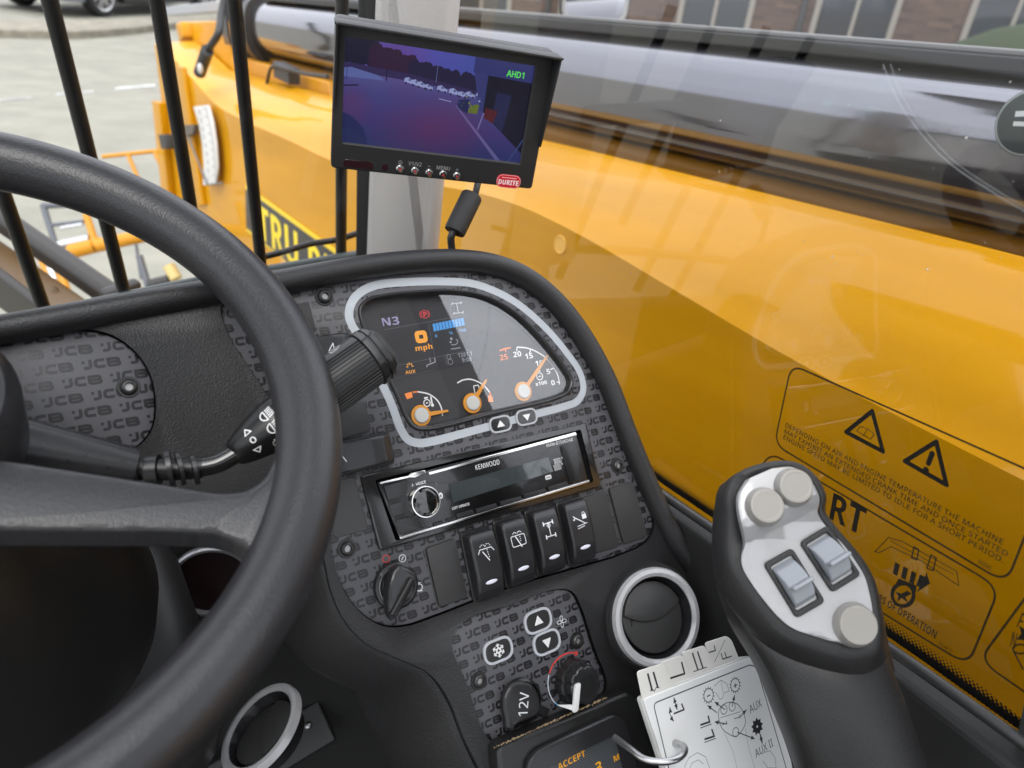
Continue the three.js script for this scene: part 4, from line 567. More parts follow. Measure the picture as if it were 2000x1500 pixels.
// ---------- radio ----------
{
  const g = thing('car_radio', 'glossy black car radio with chrome strips set in the dashboard', 'radio', DB, [940, 945]), F = g.F, q = (u, v) => F.q(u, v), qs = (a) => a.map(([u, v]) => F.q(u, v));
  const facePx = [[738, 942], [1126, 845], [1150, 941], [781, 1052]], O = qs(radioPx), I = qs([[728, 936], [1134, 836], [1160, 943], [770, 1060]]);
  mesh('surround', slab(roundShape(O, 0.003, [[I, 0.003]]), -0.012, 0.0012, 0.001, 3), M.gloss, g);
  const rows = [[O, 0.0006, 0.02], [I, -0.002, 0.6], [inset(I, 0.001), -0.012, 1]].map(([p, z]) => { const r = p.map((a) => V3(a.x, a.y, z)); r.push(r[0].clone()); return r; }); mesh('recess_wall', toCreasedNormals(grid(rows), 0.3), M.satin, g);
  mesh('recess_floor', slab(roundShape(I, 0.002), -0.014, -0.0118), M.matt, g);
  const Z = 0.003, FZ = F.off(Z), k = (u, v) => FZ.q(u, v), ks = (a) => a.map(([u, v]) => FZ.q(u, v)), fp = ks(facePx), bb = bounds(fp, 0.001);
  const map = print(bb, 9000, (P) => {
    P.fill('#0d0d0e'); const t = (s, u, v, h, c, o = {}) => { const p = k(u, v); P.text(s, p.x, p.y, h, c, o); };
    P.poly(ks([[738, 942], [757, 938], [781, 1005], [762, 1012]]), '#151516');
    t('KENWOOD', 952, 907, 0.0054, '#d8d8d8', { sx: 0.86, weight: 'normal' }); t('KMM-BT506DAB', 1093, 864, 0.0036, '#c9c9c9', { sx: 1.05, weight: 'normal' });
    t('/-●VOICE', 818, 944, 0.003, '#cfcfcf', { sx: 0.95 }); t('■ LIST UPDATE', 898, 989, 0.0027, '#cfcfcf', { sx: 0.95 });
    for (let i = 0; i < 6; i++) t('MENU DISP'.slice(0, 6 - (i % 3)), 1090, 896 + i * 4, 0.0021, '#bdbdbd', { sx: 1.2 });
    { const p = k(861, 968); P.g.fillStyle = '#d2d2d2'; P.g.beginPath(); P.g.ellipse(p.x, p.y, 0.0017, 0.0023, 0, 0, 7); P.g.fill(); t('B', 861, 968, 0.003, '#111', {}); }
    { const p = k(1071, 932); P.g.fillStyle = '#d2d2d2'; P.g.beginPath(); P.g.roundRect(p.x - 0.003, p.y - 0.0017, 0.006, 0.0034, 0.0008); P.g.fill(); P.text('dab', p.x, p.y, 0.0024, '#111', {}); }
    for (const [u, v, s] of [[973, 965, '∨'], [997, 959, '∧'], [1020, 951, '<'], [1043, 945, '▭'], [925, 976, '·'], [853, 945, 'Y']]) t(s, u, v, 0.0036, '#55585a', { weight: 'normal' });
    P.line(ks([[1100, 876], [1103, 873], [1113, 871], [1116, 874], [1121, 903], [1112, 909]]), 0.0004, '#8a8a8a'); P.line(ks([[1100, 876], [1106, 902]]), 0.0004, '#8a8a8a');
  });
  mesh('face', slab(roundShape(fp, 0.0012), -0.012, Z, 0.0012, 3), phy(rgb(1), 0.2, { map, clearcoat: 0.5, clearcoatRoughness: 0.06 }), g);
  const dsp = ks([[876, 946], [1070, 893], [1080, 921], [884, 982]]), dbb = bounds(dsp, 0.001);
  const dm = print(dbb, 5000, (P) => { P.fill('#33393a'); P.g.fillStyle = '#3d4546'; for (let i = 0; i < 13; i++) { const u = 885 + i * 14.2, v = 950 - i * 3.9; P.line(ks([[u, v], [u + 10, v - 2.7], [u + 16, v + 20], [u + 6, v + 23]]), 0.00022, '#3c4344', true); } });
  const dg = flatUV(new THREE.ShapeGeometry(new THREE.Shape(dsp))); dg.translate(0, 0, Z + 0.0004); mesh('display', dg, phy(rgb(1), 0.1, { map: dm, clearcoat: 1, clearcoatRoughness: 0.03 }), g);
  const strip = (px, z0, z1, m, n, r = 0.0005) => mesh(n, slab(roundShape(ks(px), r), z0, z1, 0.0006, 2), m, g);
  strip([[835, 922], [1122, 844], [1126, 850], [837, 928]], Z - 0.001, Z + 0.0016, M.chrome, 'chrome_strip'); strip([[740, 942], [797, 928], [802, 923], [828, 918], [831, 925], [808, 933], [798, 933], [742, 946]], Z - 0.001, Z + 0.0018, M.chrome, 'chrome_strip'); strip([[778, 1049], [1149, 937], [1150, 942], [781, 1053]], Z - 0.001, Z + 0.0018, M.chrome, 'chrome_strip');
  for (const px of [[[749, 950], [791, 938], [797, 966], [757, 978]], [[757, 987], [782, 980], [790, 1002], [766, 1010]], [[765, 1018], [812, 1006], [826, 1030], [782, 1044]]]) strip(px, Z, Z + 0.0012, M.satin, 'button');
  for (const [a, b] of [[[845, 1022], [863, 1017]], [[870, 1014], [887, 1009]], [[890, 1004], [922, 995]], [[928, 994], [968, 983]], [[975, 980], [1016, 969]], [[1021, 966], [1063, 954]], [[1068, 951], [1106, 940]]]) strip([[a[0], a[1]], [b[0], b[1]], [b[0] + 2, b[1] + 8], [a[0] + 2, a[1] + 8]], Z, Z + 0.0016, M.satin, 'preset_button');
  strip([[1093, 871], [1128, 861], [1146, 936], [1112, 944]], Z, Z + 0.0007, phy(rgb(0.012), 0.25), 'usb_cover');
  const kp = k(827, 980), kb = new THREE.Group(); kb.name = 'volume_knob'; kb.position.set(kp.x, kp.y, Z); g.add(kb);
  mesh('chrome_ring', lathe([[0.0119, 0], [0.0119, 0.004], [0.0115, 0.0052], [0.0108, 0.0052], [0.0107, 0.003]], 48), M.chrome, kb); mesh('cap', lathe([[0, 0.0062], [0.004, 0.006], [0.008, 0.0052], [0.0103, 0.0036], [0.0108, 0.0028]], 48), phy(rgb(0.006), 0.08, { clearcoat: 1, clearcoatRoughness: 0.02 }), kb);
}
// ---------- rocker switches ----------
function rockerGeo(w, h, lift) {                              // convex rocker: side profile pulled across its width
  const S = new THREE.Shape(); S.moveTo(-h / 2, -0.004); S.lineTo(-h / 2, 0.0045); S.quadraticCurveTo(-h / 2, 0.0065, -h / 2 + 0.002, 0.0075); S.quadraticCurveTo(-h * 0.08, 0.0125 + lift, h / 2 - 0.003, 0.0075 + lift); S.quadraticCurveTo(h / 2, 0.0065 + lift, h / 2, 0.004); S.lineTo(h / 2, -0.004);
  let g = new THREE.ExtrudeGeometry(S, { depth: w - 0.005, bevelEnabled: true, bevelThickness: 0.0025, bevelSize: 0.0022, bevelOffset: -0.0022, bevelSegments: 4, curveSegments: 14 });
  g.translate(0, 0, -(w - 0.005) / 2); g = toCreasedNormals(g, 0.6);
  const p = g.attributes.position, n = g.attributes.normal; for (let i = 0; i < p.count; i++) { p.setXYZ(i, p.getZ(i), p.getX(i), p.getY(i)); n.setXYZ(i, n.getZ(i), n.getX(i), n.getY(i)); }
  return flatUV(g);
}
{
  const c = '#d4d6da';
  const icons = [
    (P) => { P.line([V2(-0.007, 0.0095), V2(-0.005, 0.0125), V2(0.005, 0.0125), V2(0.007, 0.0095)], 0.0006, c); P.line([V2(-0.003, 0.0108), V2(0.0015, 0.003)], 0.0008, c); for (let i = 0; i < 4; i++) P.line([V2(0.001 + i * 0.0002, 0.0118 - i * 0.0018), V2(0.0011 + i * 0.0002, 0.0108 - i * 0.0018)], 0.0006, c); for (const s of [-1, 1]) for (let i = 0; i < 4; i++) { const a = 0.3 + i * 0.75; P.disc(s * 0.0022 + 0.0022 * Math.cos(a), 0.0135 + 0.0022 * Math.sin(a), 0.0004, c); } },
    (P) => { P.box(0, 0.009, 0.0125, 0.008, 0.0012, 0.0006, c); P.line([V2(-0.002, 0.0125), V2(0.002, 0.0035)], 0.0009, c); for (let i = 0; i < 3; i++) P.disc(0.0018, 0.0115 - i * 0.0016, 0.0004, c); for (const s of [-1, 1]) P.ring(s * 0.0022, 0.0138, 0.0018, 0.0005, c, 0.3, 2.8); },
    (P) => { P.line([V2(-0.004, 0.0145), V2(0.004, 0.0145)], 0.0008, c); P.line([V2(0, 0.0145), V2(0, 0.004)], 0.0008, c); P.line([V2(-0.004, 0.004), V2(0.004, 0.004)], 0.0008, c); for (const x of [-0.0045, 0.0045]) for (const y of [0.0145, 0.004]) P.line([V2(x, y - 0.0017), V2(x, y + 0.0017)], 0.0011, c); P.ring(0, 0.0125, 0.0014, 0.0006, c); },
    (P) => { P.line([V2(-0.005, 0.0125), V2(0.004, 0.006)], 0.0008, c); P.line([V2(-0.0065, 0.014), V2(-0.005, 0.0125), V2(-0.006, 0.0108), V2(-0.0072, 0.0112)], 0.0008, c); P.line([V2(-0.0045, 0.0052), V2(0.006, 0.006)], 0.0006, c); P.line([V2(-0.0045, 0.0032), V2(0.003, 0.0042)], 0.0006, c); P.g.fillStyle = c; P.g.fillRect(0.0022, 0.0098, 0.0042, 0.0038); P.ring(0.0043, 0.0138, 0.0014, 0.0006, c, 0, Math.PI); },
  ];
  const lab = ['front screen washer', 'rear screen wiper', 'axle steering', 'boom lock'], geo = rockerGeo(0.0232, 0.0505, 0.002);
  const lensG = new THREE.SphereGeometry(1, 20, 12); lensG.scale(0.0058, 0.0021, 0.0011);
  [[941, 1101], [1003, 1076], [1063, 1055], [1123, 1037]].forEach(([u, v], i) => {
    const g = thing('rocker_switch', `black rocker switch printed with the ${lab[i]} symbol`, 'switch', DB, [u, v], 'rocker switches under the radio');
    const map = print([-0.014, -0.028, 0.014, 0.028], 9000, (P) => { P.fill('#222224'); icons[i](P); });
    mesh('rocker', geo, std(rgb(1), 0.42, { map, roughnessMap: smear }), g); const l = mesh('indicator_lens', lensG, std(rgb(0.62, 0.62, 0.7), 0.3), g); l.position.set(0, -0.0125, 0.0098); l.rotation.x = -0.22;
    mesh('socket', slab(roundShape(rect(0, 0, 0.026, 0.054), 0.003), -0.005, 0.0002, 0.0006, 1), M.black, g);
  });
  const side = [[612, 690, 'black wide rocker switch with a white icon half hidden behind the steering wheel'], [690, 890, 'black wide rocker switch below the indicator stalk grip']];
  side.forEach(([u, v, L], i) => {
    const g = thing('rocker_switch', L, 'switch', DB, [u, v]); const gg = rockerGeo(0.021, 0.056, 0.001); gg.rotateZ(Math.PI / 2 + 0.0); flatUV(gg);
    const map = print([-0.03, -0.014, 0.03, 0.014], 7000, (P) => { P.fill('#202022'); if (!i) { P.line([V2(0.008, -0.001), V2(0.012, 0.004), V2(0.012, -0.004)], 0.0007, c, true); } else { P.line([V2(-0.012, 0.003), V2(-0.009, -0.003)], 0.0007, c); } });
    mesh('rocker', gg, std(rgb(1), 0.32, { map }), g); mesh('socket', slab(roundShape(rect(0, 0, 0.06, 0.024), 0.003), -0.005, 0.0002, 0.0006, 1), M.black, g);
  });
}
// ---------- ignition ----------
{
  const g = thing('ignition_switch', 'round ignition switch with a black key handle turned in it', 'switch', DB, [774, 1144]), R = g.F.m(46, 774, 1144);
  mesh('collar', lathe([[R * 0.98, -0.003], [R * 0.96, 0.002], [R * 0.86, 0.0032], [R * 0.78, 0.002], [R * 0.72, 0.0045], [R * 0.6, 0.0052], [R * 0.3, 0.0052], [0, 0.005]], 48), M.satin, g); mesh('bright_ring', lathe([[R * 0.84, 0.003], [R * 0.81, 0.0036], [R * 0.78, 0.003]], 48), std(rgb(0.2), 0.3, { metalness: 0.7 }), g);
  const f = g.F, k = (u, v) => f.off(0.012).q(u, v), S = roundShape([k(764, 1112), k(778, 1100), k(808, 1116), k(814, 1126), k(772, 1206), k(762, 1210), k(756, 1200), k(752, 1150)], [0.004, 0.006, 0.006, 0.003, 0.002, 0.001, 0.003, 0.006]);
  mesh('key_handle', slab(S, 0.004, 0.0165, 0.0035, 4), M.satin, g); const r = f.off(0.02); const a = r.q(806, 1128), b = r.q(768, 1204); mesh('handle_ridge', beam(V3(a.x, a.y, 0.015), V3(b.x, b.y, 0.012), 0.004, 0.012, V3(0, 0, 1), 0.0018), M.black, g);
}
// ---------- climate controls ----------
{
  const pillBtn = (u, v, label, draw) => { const g = thing('climate_button', label, 'button', DB, [u, v], 'pill shaped climate buttons'); mesh('ring', slab((() => { const s = pill(0, 0, 0.0262, 0.0182); s.holes.push(pill(0, 0, 0.0222, 0.0142)); return s; })(), -0.003, -0.0006, 0.0006, 2, 10), std(rgb(0.40, 0.41, 0.44), 0.45), g); mesh('cap', slab(pill(0, 0, 0.0222, 0.0142), -0.003, -0.0012, 0.0006, 3, 10), std(rgb(0.022), 0.45), g); draw(g); };
  const tri = (s) => (g) => mesh('arrow', slab(roundShape([V2(-0.0042, -0.0027 * s), V2(0.0042, -0.0027 * s), V2(0, 0.0044 * s)], 0.0003), -0.0012, -0.0006, 0.0002, 1), M.white, g);
  pillBtn(1053, 1213, 'fan speed button with an upward white arrow', tri(1)); pillBtn(1070, 1255, 'fan speed button with a downward white arrow', tri(-1));
  pillBtn(975, 1271, 'air conditioning button with a white snowflake', (g) => { const G = []; for (let i = 0; i < 6; i++) { const b = new THREE.BoxGeometry(0.0011, 0.0042, 0.0004); b.translate(0, 0.0031, -0.0009); b.rotateZ(i * Math.PI / 3); G.push(b.toNonIndexed()); for (const s of [-1, 1]) { const c = new THREE.BoxGeometry(0.0008, 0.0018, 0.0004); c.rotateZ(s * 0.9); c.translate(s * 0.0008, 0.0042, -0.0009); c.rotateZ(i * Math.PI / 3); G.push(c.toNonIndexed()); } } const r = new THREE.RingGeometry(0.0014, 0.0024, 18).translate(0, 0, -0.0008).toNonIndexed(); G.push(r); mesh('snowflake', mergeGeometries(G), M.white, g); });
  { const g = thing('temperature_knob', 'scalloped black temperature knob with a white pointer', 'knob', DB, [1121, 1330]), S = new THREE.Shape(); for (let i = 0; i < 120; i++) { const a = i / 120 * 2 * Math.PI, s = Math.cos(a * 9), r = 0.0176 - 0.0016 * Math.max(0, s) ** 2; S[i ? 'lineTo' : 'moveTo'](r * Math.cos(a), r * Math.sin(a)); } const S2 = new THREE.Shape(S.getPoints().map((p) => p.clone().multiplyScalar(0.84)));
    mesh('skirt', slab(S, -0.003, 0.007, 0.001, 2), M.black, g); mesh('grip', slab(S2, 0.007, 0.017, 0.002, 3), M.satin, g); mesh('cap', lathe([[0, 0.0176], [0.008, 0.0176], [0.0092, 0.0168]], 32), M.black, g);
    const f = g.F.off(0.0178), a = f.q(1128, 1337), b = f.q(1122, 1388), d = b.clone().sub(a); const T = roundShape([a.clone().add(V2(-0.0028, 0.001)), a.clone().add(V2(0.0028, 0.001)), b.clone().add(V2(0.0026, -0.001)), b.clone().add(V2(-0.0026, -0.001))], 0.0024); mesh('pointer', slab(T, 0.0165, 0.0196, 0.0008, 2), M.white, g); const t2 = f.q(1092, 1378); mesh('pointer_tip', slab(roundShape([b.clone().add(V2(0, 0.0045)), b.clone().add(V2(0.001, -0.001)), t2], 0.0004), 0.015, 0.0178, 0.0005, 1), M.white, g); }
  { const g = thing('power_socket', 'capped black power socket marked 12V', 'socket', DB, [1018, 1370]), f = g.F, k = (u, v) => f.off(0.008).q(u, v);
    mesh('socket_ring', lathe([[0.0172, -0.003], [0.0172, 0.002], [0.0155, 0.0035], [0.0155, 0.0]], 40), M.black, g);
    const map = print([-0.03, -0.03, 0.03, 0.03], 8000, (P) => { P.fill('#1f1f20'); const p = k(1021, 1376); P.text('12V', p.x, p.y, 0.0115, '#cfd1d3', { rot: 1.23, sx: 0.95, weight: 'normal' }); });
    const o = smooth([[1046, 1345], [1056, 1368], [1055, 1388], [1044, 1402], [1022, 1410], [1008, 1418], [1003, 1428], [990, 1424], [988, 1404], [984, 1380], [986, 1356], [1000, 1336], [1024, 1331]].map(([u, v]) => k(u, v)), 60); mesh('cap', slab(roundShape(o, 0), 0.001, 0.0085, 0.0028, 4), std(rgb(1), 0.42, { map }), g); const a = k(1054, 1386), b = k(1080, 1398); mesh('tether', beam(V3(a.x, a.y, 0.002), V3(b.x, b.y, 0.0), 0.007, 0.003, V3(0, 0, 1), 0.001), M.black, g); }
}
// ---------- round air vents ----------
const flapM = std(rgb(0.036), 0.5);
function vent(name, label, F, u, v, rpx, tilt = 0, collar = true) {
  const g = thing(name, label, 'air vent', F, [u, v], 'round air vents'), R = g.F.m(rpx, u, v);
  mesh('silver_ring', lathe([[R, -0.002], [R, 0.003], [R * 0.97, 0.0052], [R * 0.89, 0.0058], [R * 0.82, 0.004], [R * 0.8, 0.0]], 64), std(rgb(0.5, 0.5, 0.51), 0.36, { metalness: 0.25 }), g);
  if (collar) mesh('collar', lathe([[R * 1.16, -0.026], [R * 1.1, -0.006], [R * 1.04, 0.0012], [R * 0.98, 0.001]], 64), M.dash, g);
  mesh('barrel', lathe([[R * 0.81, 0.003], [R * 0.79, 0.001], [R * 0.74, -0.008], [R * 0.72, -0.022], [0, -0.024]], 64), M.satin, g);
  const fl = new THREE.Group(); fl.name = 'flap'; fl.rotation.set(-0.12, 0.06, tilt); fl.position.z = -0.003; g.add(fl);
  const disc = new THREE.Shape(); disc.absarc(0, 0, R * 0.72, 0, 2 * Math.PI, false); mesh('flap_disc', slab(disc, -0.005, -0.001, 0.0012, 3, 32), flapM, fl);
  const lune = new THREE.Shape(); lune.absarc(0, 0, R * 0.71, -1.9, 0.75, false); lune.quadraticCurveTo(-R * 0.25, R * 0.2, R * 0.71 * Math.cos(-1.9), R * 0.71 * Math.sin(-1.9)); mesh('flap_step', slab(lune, -0.0012, 0.0022, 0.001, 2, 24), flapM, fl);
  for (let i = 0; i < 3; i++) mesh('grip_rib', new RoundedBoxGeometry(R * 0.2, 0.0008, 0.0012, 1, 0.0003).rotateZ(-0.9).translate(R * (0.3 + i * 0.07), R * (0.42 - i * 0.05), -0.0006), M.rubber, fl);
  return g;
}
vent('air_vent', 'round silver ringed air vent beside the card pack', new Frame(DB.off(0.013).hit(1280, 1205), V3(0.962, 0, 0.27), V3(0.1, 0.75, -0.62)), 1280, 1205, 95, 2.2);
// ---------- steering wheel ----------
const wheelN = V3(0.01696814, 0.91474016, 0.40368617), wheelC = V3(-0.05539167, 1.84877019, -0.37690482);
const SW = new Frame(wheelC, V3(1, 0, 0).addScaledVector(wheelN, -wheelN.x), V3().crossVectors(wheelN, V3(1, 0, 0)));
{
  const g = thing('steering_wheel', 'black leather grained steering wheel with a wide flat spoke', 'steering wheel', SW, wheelC), R = 0.1905, r = 0.0172, q = (u, v) => SW.q(u, v);
  const rim = new THREE.TorusGeometry(R, r, 28, 160); { const uv = rim.attributes.uv; for (let i = 0; i < uv.count; i++) uv.setXY(i, uv.getX(i) * 2 * Math.PI * R, uv.getY(i) * 2 * Math.PI * r); }
  mesh('rim', rim, M.wheel, g);
  const sp = [[-190, 880], [10, 905], [200, 933], [350, 956], [430, 968], [480, 962], [515, 938], [535, 900], [556, 850], [612, 880], [606, 960], [590, 1030], [562, 1090], [530, 1136], [505, 1108], [478, 1076], [430, 1054], [380, 1048], [200, 1046], [0, 1044], [-190, 1040]].map(([u, v]) => q(u, v));
  const spoke = slab(roundShape(smooth(sp.slice(0), 120), 0), -0.014, 0.005, 0.0045, 5); mesh('spoke', spoke, M.wheel, g);
  const s2 = spoke.clone(); s2.rotateZ(2.2); mesh('spoke', s2, M.wheel, g); const s3 = spoke.clone(); s3.rotateZ(-2.05); mesh('spoke', s3, M.wheel, g);
  mesh('hub', lathe([[0, 0.02], [0.045, 0.019], [0.054, 0.015], [0.06, 0.005], [0.06, -0.02], [0.05, -0.03], [0, -0.032]], 56), M.satin, g);
}
// ---------- steering column with its shroud ----------
{
  const c = wheelC.clone().addScaledVector(wheelN, -0.1), F = new Frame(c, SW.h, SW.u), g = thing('steering_column', 'dark rounded steering column shroud under the wheel hub', 'steering column', F, c);
  mesh('column', lathe([[0.03, 0.08], [0.034, 0.0], [0.04, -0.2], [0.045, -0.6]], 36), M.black, g);
  const glossy = std(rgb(0.009), 0.42);
  const pod = lathe([[0.032, 0.072], [0.044, 0.06], [0.062, 0.03], [0.086, -0.02], [0.1, -0.075], [0.099, -0.115], [0.082, -0.16], [0.04, -0.19]], 56); pod.scale(1.1, 0.95, 1); pod.translate(0.005, -0.015, -0.02); mesh('shroud', pod, glossy, g);
  const low = new RoundedBoxGeometry(0.31, 0.22, 0.16, 5, 0.05); low.translate(0.0, -0.01, -0.30); mesh('lower_housing', low, std(rgb(0.025), 0.42), g);
  
}
// ---------- indicator stalk ----------
{
  const P = [[70, 882, 0.385], [250, 915, 0.405], [330, 918, 0.415], [430, 902, 0.425], [480, 872, 0.43], [735, 690, 0.468]].map((a) => at(...a)), base = P[0], g = thing('indicator_stalk', 'black indicator stalk with ribbed twist grip and printed light symbols', 'stalk', null, base);
  const L = (u, v, d) => at(u, v, d).sub(base), blk = M.black;
  mesh('arm', bar(L(40, 878, 0.38), L(262, 916, 0.406), 0.0165, 24, 0.0115), M.satin, g);
  for (const [u, v, r, t] of [[263, 912, 0.0125, 5], [300, 918, 0.0085, 12], [332, 915, 0.0108, 5], [352, 915, 0.0095, 4], [380, 917, 0.0086, 4]]) mesh('boot_ring', bar(L(u - t, v + 1, 0.41), L(u + t, v - 1, 0.411), r, 28), M.satin, g);
  mesh('boot_core', tube([L(255, 914, 0.407), L(330, 917, 0.414), L(395, 913, 0.42)], 0.0062, 20, 14), M.black, g);
  mesh('shaft', tube([L(385, 914, 0.419), L(425, 905, 0.423), L(470, 880, 0.428)], 0.0056, 20, 16), phy(rgb(0.012), 0.2, { clearcoat: 0.6 }), g);
  // knob and grip share one axis
  const a = L(455, 888, 0.428), b = L(742, 686, 0.468), ax = b.clone().sub(a), LEN = ax.length(); ax.normalize();
  const upv = AZ.clone().addScaledVector(ax, -AZ.dot(ax)).normalize(), F = new Frame(base.clone().add(a), V3().crossVectors(upv, ax), upv);   // n along the axis
  const put = (geo) => { geo.applyMatrix4(new THREE.Matrix4().makeBasis(V3().crossVectors(upv, ax).normalize(), upv, ax)); geo.translate(a.x, a.y, a.z); return geo; };
  const cyl = (rFn, s0, s1, n, seg, name, mat, uvfix) => { const rows = []; for (let i = 0; i <= n; i++) { const s = s0 + (s1 - s0) * i / n, r = []; for (let k = 0; k <= seg; k++) { const t = k / seg * 2 * Math.PI; const R = rFn(s, t); r.push(V3(R * Math.cos(t), R * Math.sin(t), s * LEN)); } rows.push(r); } const geo = grid(rows); if (uvfix) { const uv = geo.attributes.uv; for (let i = 0; i <= n; i++) for (let k = 0; k <= seg; k++) uv.setXY(i * (seg + 1) + k, k / seg, i / n); } return mesh(name, put(geo), mat, g); };
  const W = '#e6e6e6', kn = document.createElement('canvas'); kn.width = 1024; kn.height = 512;
  { const c = kn.getContext('2d'); c.fillStyle = '#121213'; c.fillRect(0, 0, 1024, 512);
    // u runs round the grip: 0.25 faces the driver; v runs along the stalk (bottom of the canvas is the shaft end)
    const put2 = (u, v, fn, rot = Math.PI / 2) => { c.save(); c.translate(u * 1024, (1 - v) * 512); c.rotate(rot); c.scale(1.5, 1.35); fn(); c.restore(); };
    c.strokeStyle = c.fillStyle = W; c.lineWidth = 6;
    const lampI = (dashed) => () => { c.setLineDash(dashed ? [6, 6] : []); c.beginPath(); c.arc(10, 0, 24, -1.57, 1.57); c.closePath(); c.stroke(); for (let i = -2; i <= 2; i++) { c.beginPath(); c.moveTo(2, i * 10); c.lineTo(-30, i * 10 + 8); c.stroke(); } c.setLineDash([]); };
    const tr = (d) => () => { c.beginPath(); c.moveTo(0, -20 * d); c.lineTo(16, 14 * d); c.lineTo(-16, 14 * d); c.closePath(); c.stroke(); };
    const o = () => { c.beginPath(); c.ellipse(0, 0, 11, 16, 0, 0, 7); c.stroke(); };
    put2(0.36, 0.28, tr(1)); put2(0.27, 0.3, o); put2(0.19, 0.3, tr(-1)); put2(0.38, 0.58, lampI(true)); put2(0.28, 0.62, lampI(false)); put2(0.19, 0.64, lampI(false)); put2(0.40, 0.82, o); put2(0.33, 0.86, () => { c.fillRect(-5, -18, 10, 36); c.fillRect(-14, -18, 28, 7); c.fillRect(-14, 11, 28, 7); });
  }
  const kt = new THREE.CanvasTexture(kn); kt.colorSpace = THREE.SRGBColorSpace;
  cyl((s) => 0.0068 + 0.0088 * Math.min(1, Math.max(0, s / 0.26)) ** 0.7, 0.0, 0.40, 30, 48, 'knob', std(rgb(1), 0.32, { map: kt }), true);
  cyl((s) => 0.0172, 0.40, 0.46, 3, 40, 'knob_collar', M.satin);
  const gr = document.createElement('canvas'); gr.width = 512; gr.height = 256; { const c = gr.getContext('2d'); c.fillStyle = '#262728'; c.fillRect(0, 0, 512, 256); c.strokeStyle = c.fillStyle = W; c.lineWidth = 3; c.save(); c.translate(0.075 * 512, 70); c.rotate(1.2); c.beginPath(); c.moveTo(-14, 12); c.lineTo(-20, -6); c.quadraticCurveTo(0, -18, 20, -6); c.lineTo(14, 12); c.closePath(); c.moveTo(0, -14); c.lineTo(0, 16); c.moveTo(-16, 0); c.lineTo(16, 0); c.stroke(); c.restore(); c.fillRect(10, 150, 58, 4); }
  const gt = new THREE.CanvasTexture(gr); gt.colorSpace = THREE.SRGBColorSpace;
  // ribbed grip with a smooth label strip
  cyl((s, t) => { const lab = Math.abs(t - 0.5) < 0.4; return lab ? 0.0178 : 0.0172 + 0.0006 * Math.sign(Math.sin(t * 46)) * 0.6; }, 0.44, 0.90, 2, 720, 'ribbed_grip', std(rgb(0.62), 0.42, { map: gt }), true);
  mesh('grip_shoulder', put(lathe([[0.0172, 0.90 * LEN], [0.0188, 0.91 * LEN], [0.0188, 0.945 * LEN], [0.0178, 0.95 * LEN], [0.0178, 0.955 * LEN], [0.0186, 0.96 * LEN], [0.018, 0.99 * LEN], [0.0155, 1.0 * LEN]], 44)), M.satin, g);
  mesh('end_button', put(lathe([[0.015, 0.995 * LEN], [0.0145, 1.02 * LEN], [0.0125, 1.035 * LEN], [0.007, 1.045 * LEN], [0, 1.048 * LEN]], 40)), std(rgb(0.028), 0.5, { map: dustTint }), g, 'dusty round end button');
}
